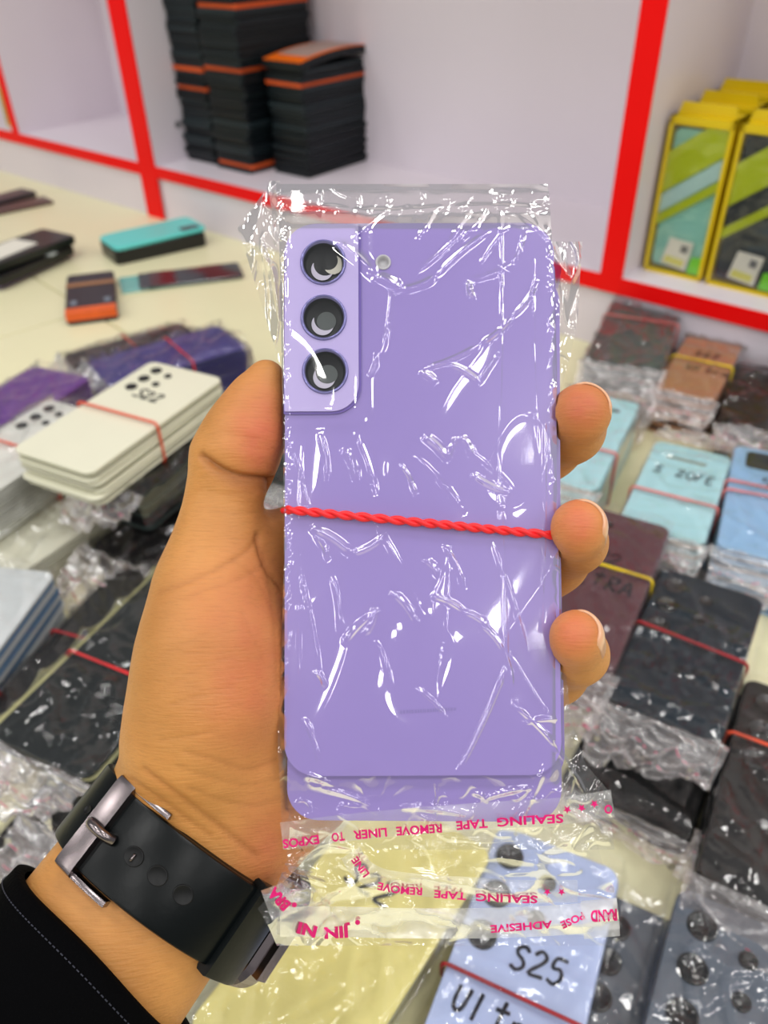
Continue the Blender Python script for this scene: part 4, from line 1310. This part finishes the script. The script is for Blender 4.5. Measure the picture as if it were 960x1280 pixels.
# natural redness of the skin (finger pads, thumb pad, middle of the palm)
def blob(cx, cy, rx, ry, a=1.0):
    return a * np.exp(-(((hx - cx) / rx) ** 2 + ((hy - cy) / ry) ** 2))
pink = np.clip(blob(728, 505, 34, 36, .9) + blob(722, 650, 34, 38, .9) + blob(718, 790, 30, 34, .95) + blob(326, 540, 36, 58, 1.0) + blob(325, 780, 55, 120, .55) + blob(250, 760, 50, 60, .2) + blob(335, 1060, 40, 70, .6) + blob(300, 880, 60, 70, .35), 0, 1)
crease_shade = np.clip(-disp / .0006, 0, 1)  # deeper creases get browner: their shade is painted into the skin colour
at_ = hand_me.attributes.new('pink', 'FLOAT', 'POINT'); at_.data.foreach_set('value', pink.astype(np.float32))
at2 = hand_me.attributes.new('crease', 'FLOAT', 'POINT'); at2.data.foreach_set('value', crease_shade.astype(np.float32))
hand_me.shade_smooth()

def skin_material():
    M_ = bpy.data.materials.new('skin'); M_.use_nodes = True
    nt = M_.node_tree; b = nt.nodes['Principled BSDF']
    N = nt.nodes.new; Lk = nt.links.new
    tc = N('ShaderNodeTexCoord')
    a1 = N('ShaderNodeAttribute'); a1.attribute_name = 'pink'
    a2 = N('ShaderNodeAttribute'); a2.attribute_name = 'crease'
    nz = N('ShaderNodeTexNoise'); nz.inputs['Scale'].default_value = 70; nz.inputs['Detail'].default_value = 6
    Lk(tc.outputs['Object'], nz.inputs['Vector'])
    base = N('ShaderNodeMix'); base.data_type = 'RGBA'
    base.inputs['A'].default_value = (*s2l((186, 124, 60)), 1); base.inputs['B'].default_value = (*s2l((210, 150, 84)), 1)
    Lk(nz.outputs['Fac'], base.inputs['Factor'])
    pk = N('ShaderNodeMix'); pk.data_type = 'RGBA'; pk.inputs['B'].default_value = (*s2l((200, 98, 74)), 1)
    nz2 = N('ShaderNodeTexNoise'); nz2.inputs['Scale'].default_value = 160; nz2.inputs['Detail'].default_value = 4
    Lk(tc.outputs['Object'], nz2.inputs['Vector'])
    mm = N('ShaderNodeMath'); mm.operation = 'MULTIPLY'; Lk(a1.outputs['Fac'], mm.inputs[0])
    m3 = N('ShaderNodeMapRange'); m3.inputs[1].default_value = .3; m3.inputs[2].default_value = .7; m3.inputs[3].default_value = .65; m3.inputs[4].default_value = 1.0
    Lk(nz2.outputs['Fac'], m3.inputs[0]); Lk(m3.outputs[0], mm.inputs[1])
    Lk(base.outputs['Result'], pk.inputs['A']); Lk(mm.outputs[0], pk.inputs['Factor'])
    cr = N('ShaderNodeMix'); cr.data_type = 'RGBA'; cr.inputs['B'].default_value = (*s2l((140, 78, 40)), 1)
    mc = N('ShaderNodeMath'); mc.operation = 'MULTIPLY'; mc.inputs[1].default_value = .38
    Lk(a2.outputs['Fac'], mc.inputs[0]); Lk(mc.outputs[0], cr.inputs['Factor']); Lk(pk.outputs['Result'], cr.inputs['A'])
    b.inputs['Roughness'].default_value = .52
    b.inputs['Specular IOR Level'].default_value = .35
    b.inputs['Subsurface Weight'].default_value = .12
    b.inputs['Subsurface Radius'].default_value = (.004, .0014, .0007)
    b.inputs['Subsurface Scale'].default_value = 1.0
    # fine skin lines: two crossing sets of line noise plus pores
    mp = N('ShaderNodeMapping'); mp.inputs['Rotation'].default_value = (.3, .2, .75); mp.inputs['Scale'].default_value = (170, 1500, 500)
    Lk(tc.outputs['Object'], mp.inputs['Vector'])
    w1 = N('ShaderNodeTexNoise'); w1.inputs['Scale'].default_value = 1; w1.inputs['Detail'].default_value = 3; Lk(mp.outputs[0], w1.inputs['Vector'])
    mp2 = N('ShaderNodeMapping'); mp2.inputs['Rotation'].default_value = (.2, .3, -.6); mp2.inputs['Scale'].default_value = (150, 1600, 500)
    Lk(tc.outputs['Object'], mp2.inputs['Vector'])
    w2 = N('ShaderNodeTexNoise'); w2.inputs['Scale'].default_value = 1; w2.inputs['Detail'].default_value = 3; Lk(mp2.outputs[0], w2.inputs['Vector'])
    vo = N('ShaderNodeTexVoronoi'); vo.feature = 'DISTANCE_TO_EDGE'; vo.inputs['Scale'].default_value = 650; Lk(tc.outputs['Object'], vo.inputs['Vector'])
    s1 = N('ShaderNodeMath'); s1.operation = 'ADD'; Lk(w1.outputs['Fac'], s1.inputs[0]); Lk(w2.outputs['Fac'], s1.inputs[1])
    s2 = N('ShaderNodeMath'); s2.operation = 'MULTIPLY_ADD'; s2.inputs[1].default_value = .5; Lk(vo.outputs['Distance'], s2.inputs[0]); Lk(s1.outputs[0], s2.inputs[2])
    ln = N('ShaderNodeMath'); ln.operation = 'MINIMUM'; Lk(w1.outputs['Fac'], ln.inputs[0]); Lk(w2.outputs['Fac'], ln.inputs[1])
    lr = N('ShaderNodeMapRange'); lr.inputs[1].default_value = .30; lr.inputs[2].default_value = .46; lr.inputs[3].default_value = .93; lr.inputs[4].default_value = 1.0
    Lk(ln.outputs[0], lr.inputs[0])
    mo = N('ShaderNodeTexNoise'); mo.inputs['Scale'].default_value = 38; mo.inputs['Detail'].default_value = 3; Lk(tc.outputs['Object'], mo.inputs['Vector'])
    mr = N('ShaderNodeMapRange'); mr.inputs[1].default_value = .35; mr.inputs[2].default_value = .65; mr.inputs[3].default_value = .90; mr.inputs[4].default_value = 1.06
    Lk(mo.outputs['Fac'], mr.inputs[0])
    lm = N('ShaderNodeMath'); lm.operation = 'MULTIPLY'; Lk(lr.outputs[0], lm.inputs[0]); Lk(mr.outputs[0], lm.inputs[1])
    fc = N('ShaderNodeVectorMath'); fc.operation = 'SCALE'; Lk(cr.outputs['Result'], fc.inputs[0]); Lk(lm.outputs[0], fc.inputs['Scale'])
    Lk(fc.outputs[0], b.inputs['Base Color'])
    bp = N('ShaderNodeBump'); bp.inputs['Strength'].default_value = .32; bp.inputs['Distance'].default_value = .0004
    Lk(s2.outputs[0], bp.inputs['Height']); Lk(bp.outputs['Normal'], b.inputs['Normal'])
    return M_
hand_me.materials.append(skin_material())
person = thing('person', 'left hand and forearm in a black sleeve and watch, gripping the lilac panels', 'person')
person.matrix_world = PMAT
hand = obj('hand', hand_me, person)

# fingernails -----------------------------------------------------------------
m_nail = M('fingernail', (222, 168, 130), .3, .5, var=.04, coat=.3)
def nail(C_, dorsal, ln=.0105, ang=62, over=.0003, lift=.0000, start=.0):
    a, b = Lm(*C_[-2][:3]), Lm(*C_[-1][:3]); ra, rb = C_[-2][3] * .001, C_[-1][3] * .001
    t = (b - a); t /= np.linalg.norm(t)
    dn = np.array(dorsal, float); dn -= t * (dn @ t); dn /= np.linalg.norm(dn)
    sd_ = np.cross(t, dn)
    V, n1, n2 = [], 15, 12
    for off in (lift, lift - .0007):
        for j in range(n2):
            v = j / (n2 - 1)
            s = -ln + start + (ln + rb * .62 + over) * v       # along the finger past the tip centre
            if s < 0:
                r = rb + (ra - rb) * min(1, -s / np.linalg.norm(b - a))
            else:
                r = math.sqrt(max(rb * rb - (s * .80) ** 2, (rb * .52) ** 2))
            for i in range(n1):
                q = math.radians(ang) * (2 * i / (n1 - 1) - 1) * (1 - .18 * (1 - v) ** 3)
                ee = 1 - .25 * (max(0, abs(2 * i / (n1 - 1) - 1) - .6) / .4) ** 2 * (v > .8)
                V.append(b + t * s * ee + (dn * math.cos(q) + sd_ * math.sin(q)) * (r + off))
    k = n1 * n2
    Fc = grid_faces(n1, n2) + [tuple(i + k for i in reversed(q)) for q in grid_faces(n1, n2)]
    rim = [i for i in range(n1)] + [j * n1 + n1 - 1 for j in range(1, n2)] + [(n2 - 1) * n1 + i for i in range(n1 - 2, -1, -1)] + [j * n1 for j in range(n2 - 2, 0, -1)]
    for i in range(len(rim)):
        p, q = rim[i], rim[(i + 1) % len(rim)]
        Fc.append((q, p, p + k, q + k))
    return obj('fingernail', mesh('fingernail', V, Fc, m_nail, True), person)
nail(INDEX, (.72, .70, -.3)); nail(MIDDLE, (.90, .42, -.3)); nail(RING, (.93, .35, -.1))
nail(THUMB, (-.75, .25, -.6), ln=.011, over=.0005)

# ------------------------------------------------------------------ black sleeve
def arm_pt(th, w, g, taper=True):
    k = (1 + .9 * max(-.01, min(w, .12))) if taper else 1.0
    return WC + e1 * (RA * k + g) * math.cos(th) + e2 * (RB * k + g) * math.sin(th) + ax_ * w
m_sleeve = M('black_knit', (2, 2, 3), .9, .06, var=.2, vscale=300, bump=.25, bscale=900)
def hem_w(th):
    return .0262 - .0030 * math.sin(th) + .0030 * math.cos(th) + .0008 * math.sin(3 * th)
def sleeve():
    n, k = 96, 40
    V = []
    rows = [(0, .0012), (-.0002, .0022), (.0, .0044)]
    ws = [r for r in rows] + [(t, None) for t in np.linspace(.004, .22, k)]
    for dw, g in ws:
        for i in range(n):
            th = 2 * math.pi * i / n
            w = hem_w(th) + dw
            gg = g if g is not None else .0046 + .03 * dw + .0028 * float(sstep(.01, .06, dw)) * (float(ridge(th * 2 + dw * 30, dw * 34 - th, 71, 2)) - .3)
            V.append(arm_pt(th, w, gg))
    Fc = []
    for j in range(len(ws) - 1):
        for i in range(n):
            i2 = (i + 1) % n
            Fc.append((j * n + i, (j + 1) * n + i, (j + 1) * n + i2, j * n + i2))
    s_ = obj('sleeve', mesh('sleeve', V, Fc, m_sleeve, True), person)
    s_['label'] = 'black sleeve'
    parts = []
    for i in range(0, 150):
        t0 = 2 * math.pi * i / 150; t1 = t0 + .024
        parts.append(tube_vf([arm_pt(t0, hem_w(t0) + .004, .0049), arm_pt(t1, hem_w(t1) + .004, .0049)], .00016, 5))
    obj('hem_stitch', mesh('hem_stitch', *join_vf(parts), M('dark_thread', (44, 46, 58), .7)), s_)
sleeve()

# ------------------------------------------------------------------ wristwatch
watch = thing('wristwatch', 'wristwatch with a wide black strap and steel buckle on the wrist', 'watch')
watch.matrix_world = PMAT
m_strap = M('black_strap', (3, 7, 8), .32, .22, var=.08, vscale=60, bump=.04, bscale=500)
m_steel = M('brushed_steel', (128, 119, 120), .24, .5, 1.0, var=.05, vscale=200)
m_hole = M('strap_hole', (5, 6, 7), .5, .3)
def sweep(name, th0, th1, hw, g0, g1, mt, n=48, parent=watch, rnd=.0008, wc=0.0, endround=0.0):
    """band swept round the wrist: half width hw, from clearance g0 to g1"""
    V, prof = [], []
    def profile(h):
        return [(-h + rnd, g0), (h - rnd, g0), (h, g0 + rnd * .8), (h, g1 - rnd), (h - rnd * .4, g1 - rnd * .25), (h - rnd * 1.4, g1), (-h + rnd * 1.4, g1), (-h + rnd * .4, g1 - rnd * .25), (-h, g1 - rnd), (-h, g0 + rnd * .8)]
    k = 10
    for i in range(n + 1):
        t = i / n
        th = math.radians(th0 + (th1 - th0) * t)
        h = hw
        if endround and t < endround:
            h = hw * (.72 + .28 * math.sqrt(max(0, 1 - (1 - t / endround) ** 2)))
        for w, g in profile(h):
            V.append(arm_pt(th, w + wc, g, False))
    Fc = [(i * k + j, i * k + (j + 1) % k, (i + 1) * k + (j + 1) % k, (i + 1) * k + j) for i in range(n) for j in range(k)]
    Fc += [tuple(range(k - 1, -1, -1)), tuple(range(n * k, n * k + k))]
    me = mesh(name, V, Fc, mt)
    me.shade_smooth()
    try:
        me.set_sharp_from_angle(angle=math.radians(40))
    except Exception:
        pass
    return obj(name, me, parent)
strap = sweep('strap', -20, 215, .0110, .0003, .0027, m_strap, 80)
tail = sweep('strap_tail', 18, 124, .0108, .0028, .0052, m_strap, 60)
keeper = sweep('keeper_loop', 14, 41, .0126, .0026, .0071, m_strap, 18)
bk = sweep('buckle', 117.5, 128.5, .0130, .0022, .0072, m_steel, 8, rnd=.0012)
for sgn in (-1, 1):
    sweep('buckle_arm', 97, 121, .0008, .0022, .0060, m_steel, 14, bk, .0003, sgn * .0122)
pin = [arm_pt(math.radians(t), .0003, g, False) for t, g in ((125, .0070), (122.5, .0082), (118, .0084), (114, .0076), (111.5, .0056))]
tube('buckle_pin', catmull(pin, 5), .0014, m_steel, bk, 10)
def strap_hole(thd, g, parent, r=.0021, mt=m_hole):
    th = math.radians(thd)
    c = arm_pt(th, 0, g, False)
    tn = arm_pt(th + .01, 0, g, False) - c; tn /= np.linalg.norm(tn)
    nn = np.cross(ax_, tn); nn /= np.linalg.norm(nn)
    if nn @ (c - WC) < 0: nn = -nn
    V, Fc = lathe_vf([(r * 1.12, -.0002), (r * 1.06, .00012), (r, .0001), (r * .9, -.0001), (r * .001, -.0001)], 24)
    V = [c + tn * v[0] * 1.15 + ax_ * v[1] + nn * (v[2] + .0003) for v in V]
    o = obj('strap_hole', mesh('strap_hole', V, Fc, mt, True), parent)
    return o
for t in (99.5, 86, 72): strap_hole(t, .0052, tail)
strap_hole(143, .0027, strap, .0011)
pk_ = [arm_pt(math.radians(99.5), w, .0056, False) for w in (-.0006, .0012)]
tube('pin_glint', pk_, .0004, m_steel, tail, 8)
def case():
    th = math.radians(-52)
    c = arm_pt(th, 0, .0065, False)
    tn = arm_pt(th + .01, 0, .0065, False) - c; tn /= np.linalg.norm(tn)
    nn = np.cross(ax_, tn); nn /= np.linalg.norm(nn)
    if nn @ (c - WC) < 0: nn = -nn
    def put(v): return [c + tn * p[0] + ax_ * p[1] + nn * p[2] for p in v]
    v, f = slab_vf(rr_outline(.040, .036, .009, 8), -.004, .006, .0016)
    cs = obj('watch_case', mesh('watch_case', put(v), f, m_steel), watch)
    v, f = slab_vf(rr_outline(.035, .031, .008, 8), .006, .0072, .0006)
    obj('watch_glass', mesh('watch_glass', put(v), f, M('watch_glass', (12, 13, 15), .08, .6)), cs)
    v, f = box_vf(.0185, .0222, -.0108, .0108, -.002, .0028)
    lug = obj('lug', mesh('lug', put(v), f, m_steel), cs)
    v, f = box_vf(-.0222, -.0185, -.0108, .0108, -.002, .0028)
    obj('lug', mesh('lug', put(v), f, m_steel), cs)
    v, f = slab_vf(circle(0, 0, .0028, 18), .018, .0205, .0004)
    obj('crown', mesh('crown', put([(p[1] * 0 + p[0], p[2], p[1]) for p in v]), f, m_steel), cs)
case()
